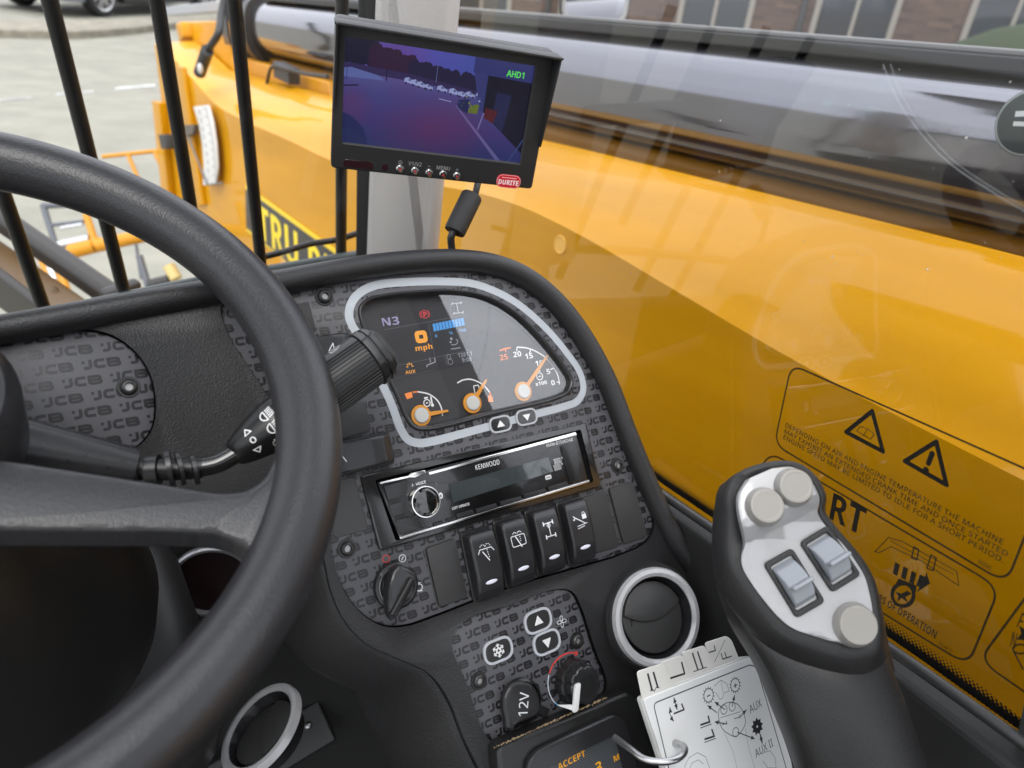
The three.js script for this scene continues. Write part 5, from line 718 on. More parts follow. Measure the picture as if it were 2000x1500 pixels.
// ---------- reversing camera monitor ----------
{
  const F0 = new Frame(at(655, 30, 0.583), V3(0.92, -0.061, 0.387), V3(0.016, 0.996, 0.086)), g = thing('camera_monitor', 'hooded camera monitor on the corner pillar showing the yard behind', 'monitor', F0, [848, 200]), F = g.F, q = (u, v) => F.q(u, v), qs = (a) => a.map(([u, v]) => F.q(u, v));
  const caseM = std(rgb(0.022, 0.022, 0.023), 0.5, { bumpMap: grainFine, bumpScale: 0.00008 });
  const body = qs([[655, 34], [1088, 104], [1039, 370], [646, 328]]), scr = qs([[670, 66], [1052, 126], [1020, 326], [664, 284]]);
  const bb = bounds(body, 0.001), fm = print(bb, 7000, (P) => { P.fill('#2b2b2c'); const t = (s, u, v, h) => { const p = q(u, v); P.text(s, p.x, p.y, h, '#b5b5b5', { weight: 'normal' }); }; t('V1/V2', 811, 320, 0.0046); t('−', 838, 324, 0.005); t('MENU', 866, 328, 0.0046); t('+', 893, 331, 0.0046); const p = q(782, 317); P.ring(p.x, p.y, 0.0015, 0.0004, '#b5b5b5', 2.1, 7.2); P.line([V2(p.x, p.y), V2(p.x, p.y + 0.002)], 0.0004, '#b5b5b5'); });
  mesh('case', slab(roundShape(body, 0.004, [[scr, 0.001]]), -0.022, 0, 0.0016, 3), std(rgb(0.72), 0.5, { map: fm }), g);
  mesh('case_back', slab(roundShape(inset(body, 0.002), 0.004), -0.028, -0.0222, 0.002, 2), caseM, g);
  // chamfered inner frame round the screen
  const rows = [[inset(scr, -0.0002), -0.0002], [inset(scr, 0.0016), -0.0026], [inset(scr, 0.0017), -0.006]].map(([p, z]) => { const r = p.map((a) => V3(a.x, a.y, z)); r.push(r[0].clone()); return r; }); mesh('screen_frame', toCreasedNormals(grid(rows), 0.3), std(rgb(0.05), 0.4), g);
  const sp = inset(scr, 0.0002), sb = bounds(sp, 0.0005), W = sb[2] - sb[0], H = sb[3] - sb[1];
  const pic = print(sb, 9000, (P) => {
    const c = P.g, X = (t) => sb[0] + W * t, Y = (t) => sb[3] - H * t, pt = (a) => a.map(([x, y]) => V2(X(x), Y(y)));
    const lin = (x0, y0, x1, y1, s) => { const gr = c.createLinearGradient(X(x0), Y(y0), X(x1), Y(y1)); s.forEach(([t, k]) => gr.addColorStop(t, k)); return gr; };
    c.fillStyle = lin(0, 0, 0.7, 0.2, [[0, '#5d4a9c'], [0.6, '#4b49a0'], [1, '#3f4a96']]); c.fillRect(X(0), Y(1), W, H);
    c.fillStyle = lin(0, 0.3, 0, 1, [[0, '#4c5490'], [0.25, '#3c3f7c'], [0.6, '#39306a'], [1, '#232a5c']]); c.fillRect(X(0), Y(1), W, H * 0.74);
    // reddish wash of the camera picture over the yard
    for (const [x, y, r, a] of [[0.45, 0.78, 0.3, 0.34], [0.62, 0.66, 0.24, 0.2], [0.06, 0.58, 0.15, 0.3], [0.28, 0.2, 0.2, 0.3]]) { const gr = c.createRadialGradient(X(x), Y(y), 0, X(x), Y(y), W * r); gr.addColorStop(0, `rgba(120,36,72,${a})`); gr.addColorStop(1, 'rgba(120,36,72,0)'); c.fillStyle = gr; c.fillRect(X(0), Y(1), W, H); }
    P.poly(pt([[0, 0.68], [0.07, 0.72], [0.13, 0.82], [0.155, 0.95], [0.15, 1], [0, 1]]), 'rgba(22,32,78,0.8)');
    // tree line
    const tree = (x0, x1, b, hgt, col, n) => { c.fillStyle = col; for (let i = 0; i < n; i++) { const x = x0 + (x1 - x0) * rnd(), s = hgt(x) * (0.2 + 0.8 * rnd()); c.beginPath(); c.ellipse(X(x), Y(b - s * 0.6), W * 0.018 * (0.5 + rnd()), H * 0.05 * (0.5 + rnd()), 0, 0, 7); c.fill(); } };
    tree(-0.02, 0.17, 0.26, () => 0.36, '#14132e', 140); tree(0.15, 0.36, 0.28, (x) => 0.3 - 0.5 * (x - 0.15), '#2c1634', 160); tree(0.34, 0.72, 0.3, (x) => 0.18 - 0.3 * (x - 0.34), '#1c1838', 200);
    P.poly(pt([[0, 0.24], [0.34, 0.27], [0.7, 0.34], [0.7, 0.37], [0.3, 0.33], [0, 0.31]]), '#2d2450'); P.poly(pt([[0, 0.3], [0.05, 0.28], [0.18, 0.32], [0.22, 0.36], [0, 0.37]]), '#55609a');
    P.line(pt([[0.475, 0.15], [0.475, 0.31]]), W * 0.003, '#5a5f94'); P.line(pt([[0.225, 0.26], [0.225, 0.36]]), W * 0.005, '#151230'); P.box(X(0.018), Y(0.33), W * 0.026, H * 0.11, 0.0004, W * 0.003, '#262655');
    for (const [x, y, s] of [[0.34, 0.345, 1], [0.375, 0.355, 1], [0.405, 0.365, 1], [0.44, 0.372, 0.8], [0.51, 0.375, 1], [0.575, 0.39, 1.1], [0.62, 0.4, 0.9], [0.66, 0.39, 0.9]]) { P.poly(pt([[x - 0.026 * s, y], [x - 0.024 * s, y - 0.035 * s], [x - 0.004, y - 0.045 * s], [x + 0.014 * s, y - 0.02 * s], [x + 0.028 * s, y - 0.012], [x + 0.028 * s, y + 0.014]]), '#8b93c2'); P.poly(pt([[x - 0.002, y - 0.036 * s], [x + 0.01 * s, y - 0.016 * s], [x - 0.004, y - 0.016 * s]]), '#2b2f5c'); P.disc(X(x - 0.016 * s), Y(y + 0.008), W * 0.005, '#12122c'); P.disc(X(x + 0.018 * s), Y(y + 0.012), W * 0.005, '#12122c'); }
    // building, open door and kerb line
    P.poly(pt([[0.66, 0.0], [1, 0.0], [1, 0.2], [0.66, 0.17]]), '#2c3068'); P.poly(pt([[0.665, 0.17], [0.75, 0.18], [0.75, 0.5], [0.72, 0.53]]), '#30346a'); P.poly(pt([[0.74, 0.18], [1, 0.2], [1, 0.9], [0.74, 0.53]]), '#0d0c22'); P.poly(pt([[0.8, 0.32], [0.88, 0.34], [0.86, 0.7], [0.79, 0.58]]), '#1d1f46');
    P.poly(pt([[0.75, 0.48], [0.82, 0.5], [0.8, 0.62], [0.75, 0.58]]), '#4a1620'); P.poly(pt([[0.665, 0.47], [0.715, 0.46], [0.71, 0.55], [0.66, 0.55]]), '#5d6a2a'); P.poly(pt([[0.6, 0.44], [0.66, 0.42], [0.66, 0.56], [0.6, 0.52]]), '#20234c'); for (let i = 0; i < 26; i++) P.disc(X(0.6 + 0.12 * rnd()), Y(0.34 + 0.2 * rnd()), W * 0.006 * rnd(), ['#8890be', '#15152e', '#6a7a3a', '#3a4078'][i % 4]);
    P.poly(pt([[0.59, 0.5], [0.6, 0.5], [0.89, 1], [0.86, 1]]), 'rgba(130,120,170,0.5)'); P.line(pt([[0.745, 0.53], [0.725, 0.7]]), W * 0.006, '#77699c'); P.line(pt([[0.985, 0.74], [0.92, 0.98]]), W * 0.008, '#33406e'); P.line(pt([[0.5, 0.455], [0.565, 0.468]]), W * 0.004, '#8890c0'); P.line(pt([[0.0, 0.455], [0.09, 0.43]]), W * 0.007, '#15163a');
    for (let i = 0; i < 900; i++) { c.fillStyle = rnd() > 0.5 ? 'rgba(140,140,190,0.07)' : 'rgba(8,8,30,0.1)'; c.fillRect(X(rnd()), Y(0.42 + 0.58 * rnd()), W * 0.006 * rnd(), H * 0.004); }
    P.text('AHD1', X(0.885), Y(0.135), 0.0068, '#5ee85a', { font: 'monospace', sx: 1.05 });
  });
  const sg = flatUV(new THREE.ShapeGeometry(new THREE.Shape(inset(scr, -0.0005)))); sg.translate(0, 0, -0.0055); mesh('screen', sg, phy(rgb(0.01), 0.16, { emissiveMap: pic, emissive: rgb(0.36), clearcoat: 0.3, clearcoatRoughness: 0.2 }), g, 'glowing blue violet camera picture');
  // sun hood: top and two tapering cheeks
  const tl = q(655, 34), tr = q(1088, 104), bl = q(646, 328), br = q(1039, 370), D = 0.021, along = (a, b, t) => a.clone().lerp(b, t);
  const sheet = (a, b, d0, d1, t, n) => { const A = V3(a.x, a.y, -0.002), B = V3(b.x, b.y, -0.002), dir = B.clone().sub(A).normalize(), nn = V3(-dir.y, dir.x, 0); const S = new THREE.Shape(); const L = A.distanceTo(B); S.moveTo(0, 0); S.lineTo(L, 0); S.lineTo(L, d1); S.lineTo(L * 0.985, d1 + 0.001); S.lineTo(L * 0.02, d0); S.lineTo(0, d0); const s = slab(S, 0, t, t * 0.4, 2); s.applyMatrix4(new THREE.Matrix4().makeBasis(dir, V3(0, 0, 1), V3().crossVectors(dir, V3(0, 0, 1)))); s.translate(A.x, A.y, A.z); return mesh(n, s, caseM, g); };
  sheet(along(tl, tr, -0.005), along(tl, tr, 1.005), D, D, 0.0022, 'hood_top'); sheet(along(bl, tl, 0.42), tl, 0.004, D, 0.002, 'hood_cheek'); sheet(tr, along(br, tr, 0.34), D, 0.006, 0.002, 'hood_cheek');
  const ir = q(700, 321); mesh('sensor_window', slab(pill(ir.x, ir.y, 0.0265, 0.0066), -0.0004, 0.0003, 0.0002, 1), phy(rgb(0.02, 0.004, 0.006), 0.12), g); const ir2 = q(752, 327); mesh('sensor_window', lathe([[0, 0.0004], [0.0028, 0.0003], [0.003, -0.0004]], 24).translate(ir2.x, ir2.y, 0), phy(rgb(0.02, 0.004, 0.006), 0.12), g);
  [[781, 329], [810, 333], [838, 337], [865, 340], [892, 343]].forEach(([u, v]) => { const p = q(u, v), b = new THREE.Group(); b.name = 'button'; b.position.set(p.x, p.y, 0); g.add(b); mesh('cap', lathe([[0.0034, -0.0004], [0.0034, 0.0012], [0.0026, 0.0022], [0.0014, 0.0025], [0, 0.0025]], 24), M.chrome, b); mesh('marker', new THREE.CircleGeometry(0.0011, 14).translate(0, 0, 0.0027), std(rgb(0.4, 0.03, 0.03), 0.5), b); });
  const lp = q(993, 354), lb = [-0.0125, -0.0075, 0.0125, 0.0075], lm = print(lb, 16000, (P) => { P.fill('#c41f2b'); P.g.strokeStyle = '#e8b9bb'; P.g.lineWidth = 0.0004; P.g.beginPath(); P.g.roundRect(-0.0112, -0.0058, 0.0224, 0.0116, 0.0056); P.g.stroke(); P.text('DURITE', 0, -0.0006, 0.0064, '#f0e8ea', { sx: 0.88 }); P.line([V2(-0.007, 0.0034), V2(0.007, 0.0034)], 0.0005, '#efd9da'); });
  const bd = slab(pill(0, 0, 0.0232, 0.0125), -0.0002, 0.0009, 0.0004, 2, 10); const bm = mesh('maker_badge', bd, phy(rgb(1), 0.2, { map: lm, clearcoat: 1 }), g, 'red oval maker badge'); bm.position.set(lp.x, lp.y, 0);
  // bracket to the pillar
  const br0 = V3(0.01, 0.0, -0.028), tgt = F.loc(at(812, 215, 0.845)); mesh('bracket', bar(br0, tgt, 0.013, 20), M.black, g); mesh('bracket_plate', new RoundedBoxGeometry(0.06, 0.06, 0.008, 2, 0.002).translate(0.01, 0, -0.032), M.black, g);
}
{
  const P = [[938, 330, 0.735], [931, 368, 0.70], [920, 398, 0.65], [905, 424, 0.635], [890, 446, 0.635], [881, 462, 0.635], [882, 482, 0.64], [884, 510, 0.645], [884, 560, 0.66]].map((a) => at(...a)), g = thing('monitor_cable', 'black monitor cable with a fat cylindrical ferrite going down behind the dashboard', 'cable', null, P[3]);
  mesh('cable', tube(P.map((p) => p.clone().sub(P[3])), 0.0032, 50, 12), M.rubber, g);
  const a = at(923, 380, 0.64).sub(P[3]), b = at(887, 454, 0.635).sub(P[3]), d = b.clone().sub(a), Ln = d.length(), f = lathe([[0.004, 0], [0.0082, 0.0002], [0.0092, 0.0016], [0.0094, 0.003], [0.0094, Ln - 0.003], [0.009, Ln - 0.0005], [0.004, Ln]], 32); f.applyQuaternion(new THREE.Quaternion().setFromUnitVectors(V3(0, 0, 1), d.normalize())); f.translate(a.x, a.y, a.z); mesh('ferrite', f, M.rubber, g);
}
// ---------- joystick ----------
{
  const F0 = new Frame(at(1560, 1090, 0.43), V3(0.80, 0.10, 0.59), V3(0.22, 0.68, -0.70)), g = thing('joystick', 'black joystick with a silver face, two grey rollers and three round buttons', 'joystick', F0, [1560, 1090]), F = g.F;
  const Z = (u) => (a) => F.off(u).q(a[0], a[1]), step = (v) => { const t = Math.min(1, Math.max(0, (v - 992) / 60)); return 0.015 * (1 - t * t * (3 - 2 * t)); };   // the face drops behind the two upper buttons
  // silver face between its left and right edge
  const Lp = [[1462, 935], [1446, 962], [1443, 985], [1449, 1020], [1456, 1052], [1456, 1066], [1450, 1085], [1452, 1108], [1470, 1140], [1500, 1180], [1522, 1205], [1548, 1226], [1590, 1242], [1640, 1256], [1672, 1262]];
  const Rp = [[1510, 914], [1550, 912], [1582, 935], [1600, 965], [1602, 982], [1598, 998], [1606, 1016], [1628, 1042], [1650, 1065], [1672, 1095], [1690, 1125], [1700, 1160], [1706, 1195], [1706, 1225], [1698, 1250]];
  const lc = curve3(Lp.map(([u, v]) => V3(u, v, 0)), 60), rc = curve3(Rp.map(([u, v]) => V3(u, v, 0)), 60);
  const rows = lc.map((l, i) => { const r = rc[i], R = []; for (let k = 0; k <= 16; k++) { const t = k / 16, u = l.x + (r.x - l.x) * t, v = l.y + (r.y - l.y) * t, vv = v + (u - 1560) * 0.5 + 20, z = 0.006 + step(vv), q = F.off(z).q(u, v); R.push(V3(q.x, q.y, z)); } const e = (p, a) => { const s = p.clone(); s.z -= a; return s; }; return [e(R[0], 0.006), e(R[0], 0.0012), ...R.slice(1, -1), e(R[16], 0.0012), e(R[16], 0.006)]; });
  mesh('silver_face', toCreasedNormals(grid(rows.map((r) => r.reverse())), 0.9), std(rgb(0.42, 0.42, 0.425), 0.4, { metalness: 0.3, roughnessMap: smear }), g);
  // rubber head and grip: rings that follow the outline from the face back to the stem
  const ring = (px, z) => smooth(px.map(([u, v]) => F.off(z).q(u, v)), 72).map((p) => V3(p.x, p.y, z));
  const o1 = [[1456, 928], [1508, 908], [1556, 908], [1588, 934], [1606, 968], [1603, 998], [1632, 1040], [1656, 1068], [1682, 1102], [1700, 1140], [1711, 1190], [1712, 1230], [1700, 1264], [1660, 1268], [1590, 1248], [1540, 1228], [1500, 1186], [1462, 1134], [1444, 1100], [1448, 1070], [1444, 1030], [1438, 980], [1440, 954]];
  const o2 = [[1438, 926], [1505, 902], [1560, 905], [1594, 932], [1612, 968], [1609, 996], [1638, 1036], [1662, 1064], [1690, 1100], [1708, 1138], [1719, 1190], [1722, 1232], [1712, 1275], [1660, 1288], [1580, 1268], [1525, 1242], [1480, 1190], [1444, 1140], [1424, 1100], [1420, 1060], [1420, 1010], [1418, 975], [1424, 948]];
  const o3 = [[1412, 945], [1505, 905], [1562, 908], [1596, 934], [1614, 970], [1612, 998], [1640, 1040], [1664, 1068], [1692, 1104], [1712, 1145], [1724, 1195], [1730, 1240], [1728, 1290], [1670, 1330], [1560, 1300], [1490, 1255], [1440, 1200], [1408, 1150], [1396, 1110], [1393, 1070], [1394, 1020], [1398, 985], [1402, 962]];
  const o4 = [[1420, 960], [1505, 925], [1562, 925], [1594, 945], [1612, 980], [1612, 1010], [1640, 1050], [1664, 1080], [1690, 1115], [1710, 1155], [1724, 1205], [1735, 1255], [1745, 1320], [1690, 1350], [1580, 1320], [1500, 1275], [1450, 1220], [1420, 1170], [1406, 1130], [1402, 1090], [1404, 1040], [1408, 1000], [1412, 975]];
  const rr = [ring(o1, 0.0035), ring(o2, 0.002), ring(o3, -0.012), ring(o3, -0.026), ring(o4, -0.04)].map((r) => [...r, r[0].clone()]);
  const top = ring(o1, 0.004).map((p) => p.clone()); rr.unshift(top.map((p) => V3(p.x * 0.9, p.y * 0.9, 0.002)).concat([V3(top[0].x * 0.9, top[0].y * 0.9, 0.002)]));
  const rim = []; for (let i = 0; i <= 40; i++) rim.push(null);
  const head = loft(rr.map((r) => r), 40, 144); mesh('head', head, M.rubber, g);
  // stem going down to the console
  const st = [[[1425, 1150], [1540, 1210], [1650, 1250], [1722, 1215]], [[1453, 1228], [1560, 1288], [1665, 1325], [1735, 1285]], [[1504, 1317], [1590, 1370], [1690, 1400], [1762, 1355]], [[1544, 1412], [1630, 1455], [1720, 1478], [1790, 1435]], [[1579, 1499], [1660, 1535], [1750, 1555], [1815, 1510]], [[1620, 1620], [1700, 1650], [1790, 1670], [1860, 1630]]];
  const sz = [-0.03, -0.02, -0.02, -0.022, -0.026, -0.034], secs = st.map((s, i) => { const z = sz[i], fr = s.map(([u, v]) => { const q = F.off(z).q(u, v); return V3(q.x, q.y, z); }); const bk = s.slice().reverse().map(([u, v], k) => { const q = F.off(z).q(u, v); return V3(q.x + (k < 2 ? -0.006 : 0.006), q.y, z - 0.045); }); fr[1].z += 0.012; fr[2].z += 0.014; return [...fr, ...bk]; });
  mesh('stem', loft(secs, 40, 48, true), M.rubber, g);
  // buttons
  const domeM = phy(rgb(0.5, 0.49, 0.46), 0.38, { transmission: 0.12, thickness: 0 }), dome = (u, v, r, z) => { const b = new THREE.Group(); b.name = 'round_button'; const q = F.off(z).q(u, v); b.position.set(q.x, q.y, z); g.add(b); mesh('button_skirt', lathe([[r * 1.08, -0.002], [r * 1.08, 0.0006], [r * 1.02, 0.0024], [r * 0.98, 0.004]], 36), std(rgb(0.27, 0.26, 0.25), 0.4), b); mesh('button_dome', lathe([[r * 0.99, 0.003], [r * 0.98, 0.0045], [r * 0.9, 0.0062], [r * 0.78, 0.0066], [r * 0.7, 0.0062], [r * 0.4, 0.0066], [0, 0.0068]], 36), std(rgb(0.29, 0.275, 0.25), 0.36), b); };
  dome(1492, 990, 0.0102, 0.0205); dome(1548, 952, 0.0102, 0.0205); dome(1668, 1220, 0.0114, 0.006);
  // rollers in black frames
  const roller = (px, i) => {
    const z = 0.0062, c = F.off(z), P = px.map(([u, v]) => c.q(u, v)), ctr = P.reduce((a, b) => a.clone().add(b)).multiplyScalar(0.25), ex = P[1].clone().sub(P[0]), ey = P[0].clone().sub(P[3]), w = ex.length(), h = ey.length(), b = new THREE.Group(); b.name = 'roller_switch'; b.position.set(ctr.x, ctr.y, z); b.rotation.z = Math.atan2(ex.y, ex.x); g.add(b);
    mesh('frame', slab(roundShape(rect(0, 0, w, h), 0.003, [[rect(0, 0, w * 0.74, h * 0.8), 0.0015]]), -0.003, 0.0022, 0.0012, 3), M.rubber, b); mesh('frame_floor', slab(roundShape(rect(0, 0, w * 0.9, h * 0.9), 0.002), -0.004, -0.0015), M.matt, b);
    const rw = w * 0.7, rh = h * 0.39, S = new THREE.Shape(); S.moveTo(-rh, -0.002); S.quadraticCurveTo(-rh * 0.7, 0.0075, 0, 0.0095); S.quadraticCurveTo(rh * 0.7, 0.0075, rh, -0.002); let R = new THREE.ExtrudeGeometry(S, { depth: rw - 0.002, bevelEnabled: true, bevelSize: 0.001, bevelThickness: 0.001, bevelOffset: -0.001, bevelSegments: 3, curveSegments: 16 }); R.translate(0, 0, -(rw - 0.002) / 2); R = toCreasedNormals(R, 0.6); const p = R.attributes.position, n = R.attributes.normal; for (let k = 0; k < p.count; k++) { p.setXYZ(k, p.getZ(k), p.getX(k), p.getY(k)); n.setXYZ(k, n.getZ(k), n.getX(k), n.getY(k)); }
    const grey = std(rgb(0.28, 0.30, 0.33), 0.4); mesh('roller', R, grey, b); mesh('thumb_fin', new RoundedBoxGeometry(rw * 0.98, 0.0024, 0.0085, 3, 0.0011).translate(0, -h * 0.02, 0.0115), grey, b);
  };
  roller([[1484, 1108], [1540, 1076], [1614, 1164], [1562, 1206]], 0); roller([[1556, 1066], [1612, 1032], [1680, 1112], [1632, 1156]], 1);
}
// ---------- attachment guide cards ----------
{
  const FC = DB.off(0.085), g = thing('card_pack', 'pack of white tabbed guide cards held by a metal ring', 'cards', FC, [1400, 1400]), F = g.F, q = (u, v) => F.q(u, v), qs = (a) => a.map(([u, v]) => F.q(u, v));
  const ink = '#2a2c2e', cm = std(rgb(0.76, 0.76, 0.73), 0.45, { map: dustTint });
  const main = qs([[1257, 1366], [1464, 1284], [1482, 1292], [1575, 1575], [1325, 1575]]), bb = bounds(main, 0.002);
  const tabs = [[[1246, 1312], [1296, 1296], [1304, 1304], [1320, 1348], [1258, 1372]], [[1294, 1295], [1338, 1280], [1358, 1330], [1312, 1346]], [[1339, 1276], [1384, 1262], [1406, 1312], [1358, 1328]], [[1387, 1258], [1430, 1244], [1440, 1252], [1456, 1292], [1402, 1310]]];
  const tb = bounds(tabs.flatMap((t) => qs(t)), 0.002);
  const tm = print(tb, 7000, (P) => { P.fill('#dcdad4'); const L = (a, w) => P.line(qs(a), w, ink); L([[1267, 1316], [1276, 1350]], 0.0016); L([[1278, 1313], [1287, 1344]], 0.0016); L([[1272, 1350], [1276, 1346], [1280, 1351], [1284, 1343], [1290, 1344]], 0.0006); L([[1336, 1294], [1342, 1317], [1312, 1327]], 0.0014); L([[1360, 1277], [1371, 1311]], 0.0014); L([[1370, 1274], [1381, 1308]], 0.0014); L([[1362, 1314], [1388, 1305]], 0.0007); L([[1427, 1252], [1406, 1296]], 0.0004); L([[1395, 1277], [1408, 1273], [1405, 1263]], 0.0009); L([[1419, 1278], [1422, 1290], [1440, 1284]], 0.0009); L([[1426, 1276], [1430, 1288]], 0.0009); });
  const tabM = std(rgb(0.92), 0.45, { map: tm });
  [0, 1, 2, 3].forEach((i) => { mesh('card', slab(roundShape(inset(main, -0.0004 * (i - 1)), 0.003), -0.009 + i * 0.0018, -0.0076 + i * 0.0018, 0.0003, 1), cm, g); mesh('tab', slab(roundShape(qs(tabs[3 - i]), 0.0028), -0.0066 + i * 0.0015, -0.0056 + i * 0.0015, 0.0003, 1), tabM, g); });
  const face = print(bb, 7000, (P) => {
    P.fill('#dfe0df'); P.line(roundShape(qs([[1276, 1374], [1466, 1298], [1478, 1304], [1565, 1600], [1330, 1600]]), 0.004).getPoints(6), 0.0008, ink, true);
    const L = (a, w = 0.0005, c = ink) => P.line(qs(a), w, c), T = (s, u, v, h) => { const p = q(u, v); P.text(s, p.x, p.y, h, '#3d4042', { weight: 'normal', sx: 0.9, rot: 0.04 }); };
    const arrow = (a, b, w = 0.0007) => { const p = q(...a), r = q(...b), d = r.clone().sub(p).normalize(); P.line([p, r], w, ink); const n = V2(-d.y, d.x); P.poly([r, r.clone().addScaledVector(d, -0.004).addScaledVector(n, 0.0016), r.clone().addScaledVector(d, -0.004).addScaledVector(n, -0.0016)], ink); };
    arrow([1322, 1385], [1316, 1362]); arrow([1316, 1364], [1323, 1386]); L([[1331, 1374], [1336, 1386], [1316, 1394]], 0.0012); L([[1309, 1382], [1308, 1394], [1314, 1406]]); arrow([1309, 1388], [1308, 1381]); arrow([1311, 1402], [1316, 1409]);
    for (const [u, v, s] of [[1384, 1358, '−'], [1436, 1338, '+']]) { const p = q(u, v); P.ring(p.x, p.y, 0.0048, 0.0006, ink); for (let i = 0; i < 14; i++) { const a = i / 14 * 6.283; P.line([V2(p.x + 0.0048 * Math.cos(a), p.y + 0.0048 * Math.sin(a)), V2(p.x + 0.0062 * Math.cos(a), p.y + 0.0062 * Math.sin(a))], 0.0006, ink); } P.text(s, p.x, p.y, 0.008, ink, {}); }
    L([[1395, 1340], [1408, 1328], [1420, 1336], [1424, 1350], [1414, 1353], [1411, 1364], [1406, 1366], [1398, 1352]], 0.0004, '#777'); L([[1408, 1328], [1412, 1352]], 0.0003, '#777');
    const oval = smooth(qs([[1404, 1388], [1416, 1374], [1438, 1374], [1450, 1388], [1456, 1410], [1452, 1422], [1438, 1438], [1424, 1434], [1410, 1422], [1404, 1404]]), 50); P.line(oval, 0.0005, ink, true); for (const [u, v] of [[1414, 1386], [1430, 1380], [1437, 1430]]) { const p = q(u, v); P.ring(p.x, p.y, 0.0033, 0.0005, ink); } L([[1407, 1402], [1446, 1390]], 0.0003); L([[1410, 1416], [1420, 1412], [1418, 1408]], 0.0005); L([[1434, 1404], [1446, 1400], [1444, 1396]], 0.0005); L([[1414, 1430], [1432, 1468], [1442, 1510]], 0.0003, '#888'); L([[1456, 1422], [1460, 1450], [1474, 1500]], 0.0003, '#888');
    arrow([1416, 1386], [1396, 1371]); arrow([1400, 1392], [1382, 1378]); arrow([1430, 1380], [1435, 1357]); arrow([1444, 1402], [1458, 1386]); arrow([1420, 1414], [1396, 1410]); arrow([1440, 1430], [1474, 1443]);
    T('AUX', 1475, 1378, 0.0085); T('AUX II', 1492, 1460, 0.0085); L([[1383, 1398], [1386, 1410], [1368, 1416]], 0.0014); L([[1368, 1422], [1390, 1414]], 0.0006); L([[1390, 1424], [1395, 1438], [1376, 1444]], 0.0014); L([[1376, 1450], [1398, 1442]], 0.0006);
    { const p = q(1479, 1419); const a = []; for (let i = 0; i < 18; i++) { const t = i / 18 * 6.283, r = i % 2 ? 0.0046 : 0.0068; a.push(V2(p.x + r * Math.cos(t), p.y + r * Math.sin(t))); } P.poly(a, ink); P.disc(p.x, p.y, 0.001, '#dfe0df'); } arrow([1486, 1440], [1485, 1434], 0.0012); arrow([1486, 1440], [1489, 1452], 0.0012);
    L([[1492, 1470], [1504, 1466], [1514, 1480], [1516, 1500], [1500, 1500], [1490, 1486]], 0.0004, '#777'); L(([[1338, 1520], [1338, 1495], [1346, 1480], [1362, 1470], [1378, 1478], [1386, 1500]]), 0.0004, '#777'); L([[1346, 1505], [1352, 1490], [1364, 1484], [1374, 1492]], 0.0004, '#777');
  });
  mesh('top_card', slab(roundShape(main, 0.003), -0.0016, 0, 0.0004, 1), std(rgb(1), 0.4, { map: face }), g, 'white card printed with joystick functions');
  const k = (u, v, z) => { const p = F.off(z).q(u, v); return V3(p.x, p.y, z); };
  mesh('binder_ring', tube([k(1200, 1440, -0.02), k(1230, 1462, -0.004), k(1258, 1482, 0.008), k(1290, 1488, 0.016), k(1318, 1484, 0.02), k(1336, 1470, 0.018), k(1336, 1458, 0.012), k(1322, 1452, 0.004), k(1314, 1452, -0.004)], 0.0024, 60, 12), M.steel, g);
}
// ---------- keypad display at the foot of the console ----------
{
  const FK = DB.off(0.016), g = thing('keypad_display', 'dark keypad display with orange words at the foot of the console', 'display', FK, [1120, 1460]), F = g.F, q = (u, v) => F.q(u, v), qs = (a) => a.map(([u, v]) => F.q(u, v));
  mesh('housing', slab(roundShape(qs([[972, 1462], [1228, 1352], [1252, 1372], [1300, 1560], [985, 1600]]), 0.005), -0.02, 0, 0.003, 4), M.black, g);
  const bo = qs([[1022, 1488], [1040, 1462], [1190, 1392], [1214, 1402], [1262, 1590], [1030, 1590]]), bi = qs([[1050, 1494], [1196, 1424], [1236, 1580], [1050, 1590]]);
  mesh('bezel', slab(roundShape(bo, 0.005, [[bi, 0.002]]), 0, 0.006, 0.002, 4), M.satin, g);
  const bb = bounds(bi, 0.003), map = print(bb, 9000, (P) => { P.fill('#2a2c2e'); for (let y = bb[1], r = 0; y < bb[3]; y += 0.0011, r++) for (let x = bb[0] + (r % 2) * 0.0011; x < bb[2]; x += 0.0022) P.fill('#5b5f63', [x, y, x + 0.0011, y + 0.0009]); const t = (s, u, v, h) => { const p = q(u, v); P.text(s, p.x, p.y, h, '#e8a21f', { sx: 1.1 }); }; t('ACCEPT', 1115, 1483, 0.0066); t('MD', 1207, 1476, 0.0066); t('3', 1168, 1496, 0.011); });
  const fg = flatUV(new THREE.ShapeGeometry(roundShape(inset(bi, -0.001), 0.002))); fg.translate(0, 0, 0.001); mesh('keypad_face', fg, phy(rgb(1), 0.3, { map }), g);
  const grains = []; for (let i = 0; i < 420; i++) { const t = rnd(), p = q(966 + 222 * t + 3 * (rnd() - 0.5), 1461 - 99 * t + 3.2 * (rnd() - 0.5)), r = 0.0002 + 0.0005 * rnd() * (0.4 + Math.abs(Math.sin(t * 9))), b = new THREE.TetrahedronGeometry(r); b.rotateX(rnd() * 6); b.rotateY(rnd() * 6); b.translate(p.x, p.y, -0.0003 - 0.001 * rnd()); grains.push(b); }
  const gm = mesh('sandy_dust', mergeGeometries(grains), std(rgb(0.30, 0.22, 0.13), 0.95), g, 'line of sandy dust along the housing edge'); gm.userData.kind = 'stuff';
}
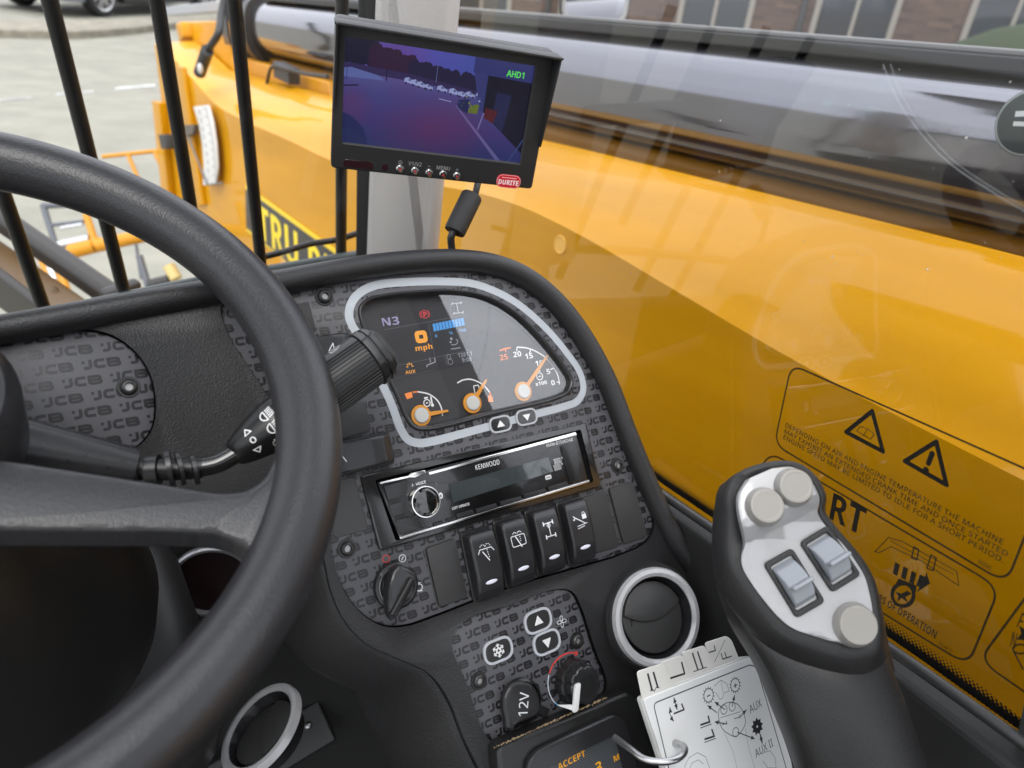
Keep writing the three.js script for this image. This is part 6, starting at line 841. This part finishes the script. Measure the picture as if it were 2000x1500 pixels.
// ---------- footwell ----------
{
  const FW = new Frame(at(420, 1130, 0.78), V3(0.93, 0, 0.36), V3(0, 0.98, -0.2));
  const v1 = thing('footwell_vent', 'round footwell vent with dark red face under the steering wheel', 'air vent', FW, [414, 1135], null); const R = 0.042;
  mesh('silver_ring', lathe([[R, -0.002], [R, 0.003], [R * 0.96, 0.005], [R * 0.9, 0.005], [R * 0.86, 0]], 56), M.silver, v1); mesh('face_disc', lathe([[0, 0.001], [R * 0.87, 0.0]], 56), std(rgb(0.022, 0.009, 0.009), 0.35), v1);
  const FV = new Frame(at(525, 1400, 0.72), AX.clone().multiplyScalar(0.81).addScaledVector(AY, 0.58), AX.clone().multiplyScalar(-0.58 * 0.5).addScaledVector(AY, 0.81 * 0.5).addScaledVector(AZ, -0.86)); vent('air_vent', 'silver rimmed air vent low in the footwell behind the steering wheel', FV, 512, 1425, 92, 0.4, false);
  const wallF = FW.off(-0.012); const w = thing('kick_board', 'dark moulded kick board behind the steering column', 'kick board', wallF, [420, 1130]);
  mesh('panel', slab(roundShape(rect(0.02, -0.1, 0.62, 0.6), 0.02), -0.03, 0, 0.008), std(rgb(0.017), 0.55), w);
  const k = (u, v, d) => w.F.loc(at(u, v, d)); mesh('lever_arm', beam(k(235, 1185, 0.68), k(345, 1160, 0.70), 0.03, 0.04, V3(0, 1, 0), 0.008), M.satin, w); mesh('lever_pin', bar(k(338, 1128, 0.7), k(352, 1178, 0.7), 0.006, 14), M.gloss, w);
  mesh('lever_blade', slab(roundShape([[306, 1180], [345, 1168], [440, 1248], [400, 1275]].map(([u, v]) => { const p = w.F.off(0.04).q(u, v); return p; }), 0.003), 0.036, 0.042, 0.001), M.satin, w);
  const FL2 = new Frame(at(480, 1480, 0.85), V3(0.9, 0, 0.43), V3(-0.3, 0.5, -0.8)), f = thing('footwell_rail', 'bolted black rail along the footwell floor edge', 'rail', FL2, [560, 1450]); const r0 = f.F.q(380, 1560), r1 = f.F.q(640, 1405);
  mesh('rail', beam(V3(r0.x, r0.y, 0.0), V3(r1.x, r1.y, 0.0), 0.05, 0.012, V3(0, 0, 1), 0.003), M.black, f); for (const [u, v] of [[602, 1418], [570, 1445], [528, 1482], [490, 1495]]) { const p = f.F.off(0.008).q(u, v); mesh('bolt', new THREE.SphereGeometry(0.0045, 14, 10).translate(p.x, p.y, 0.008), M.steel, f); }
}
renderer.render(scene, camera);
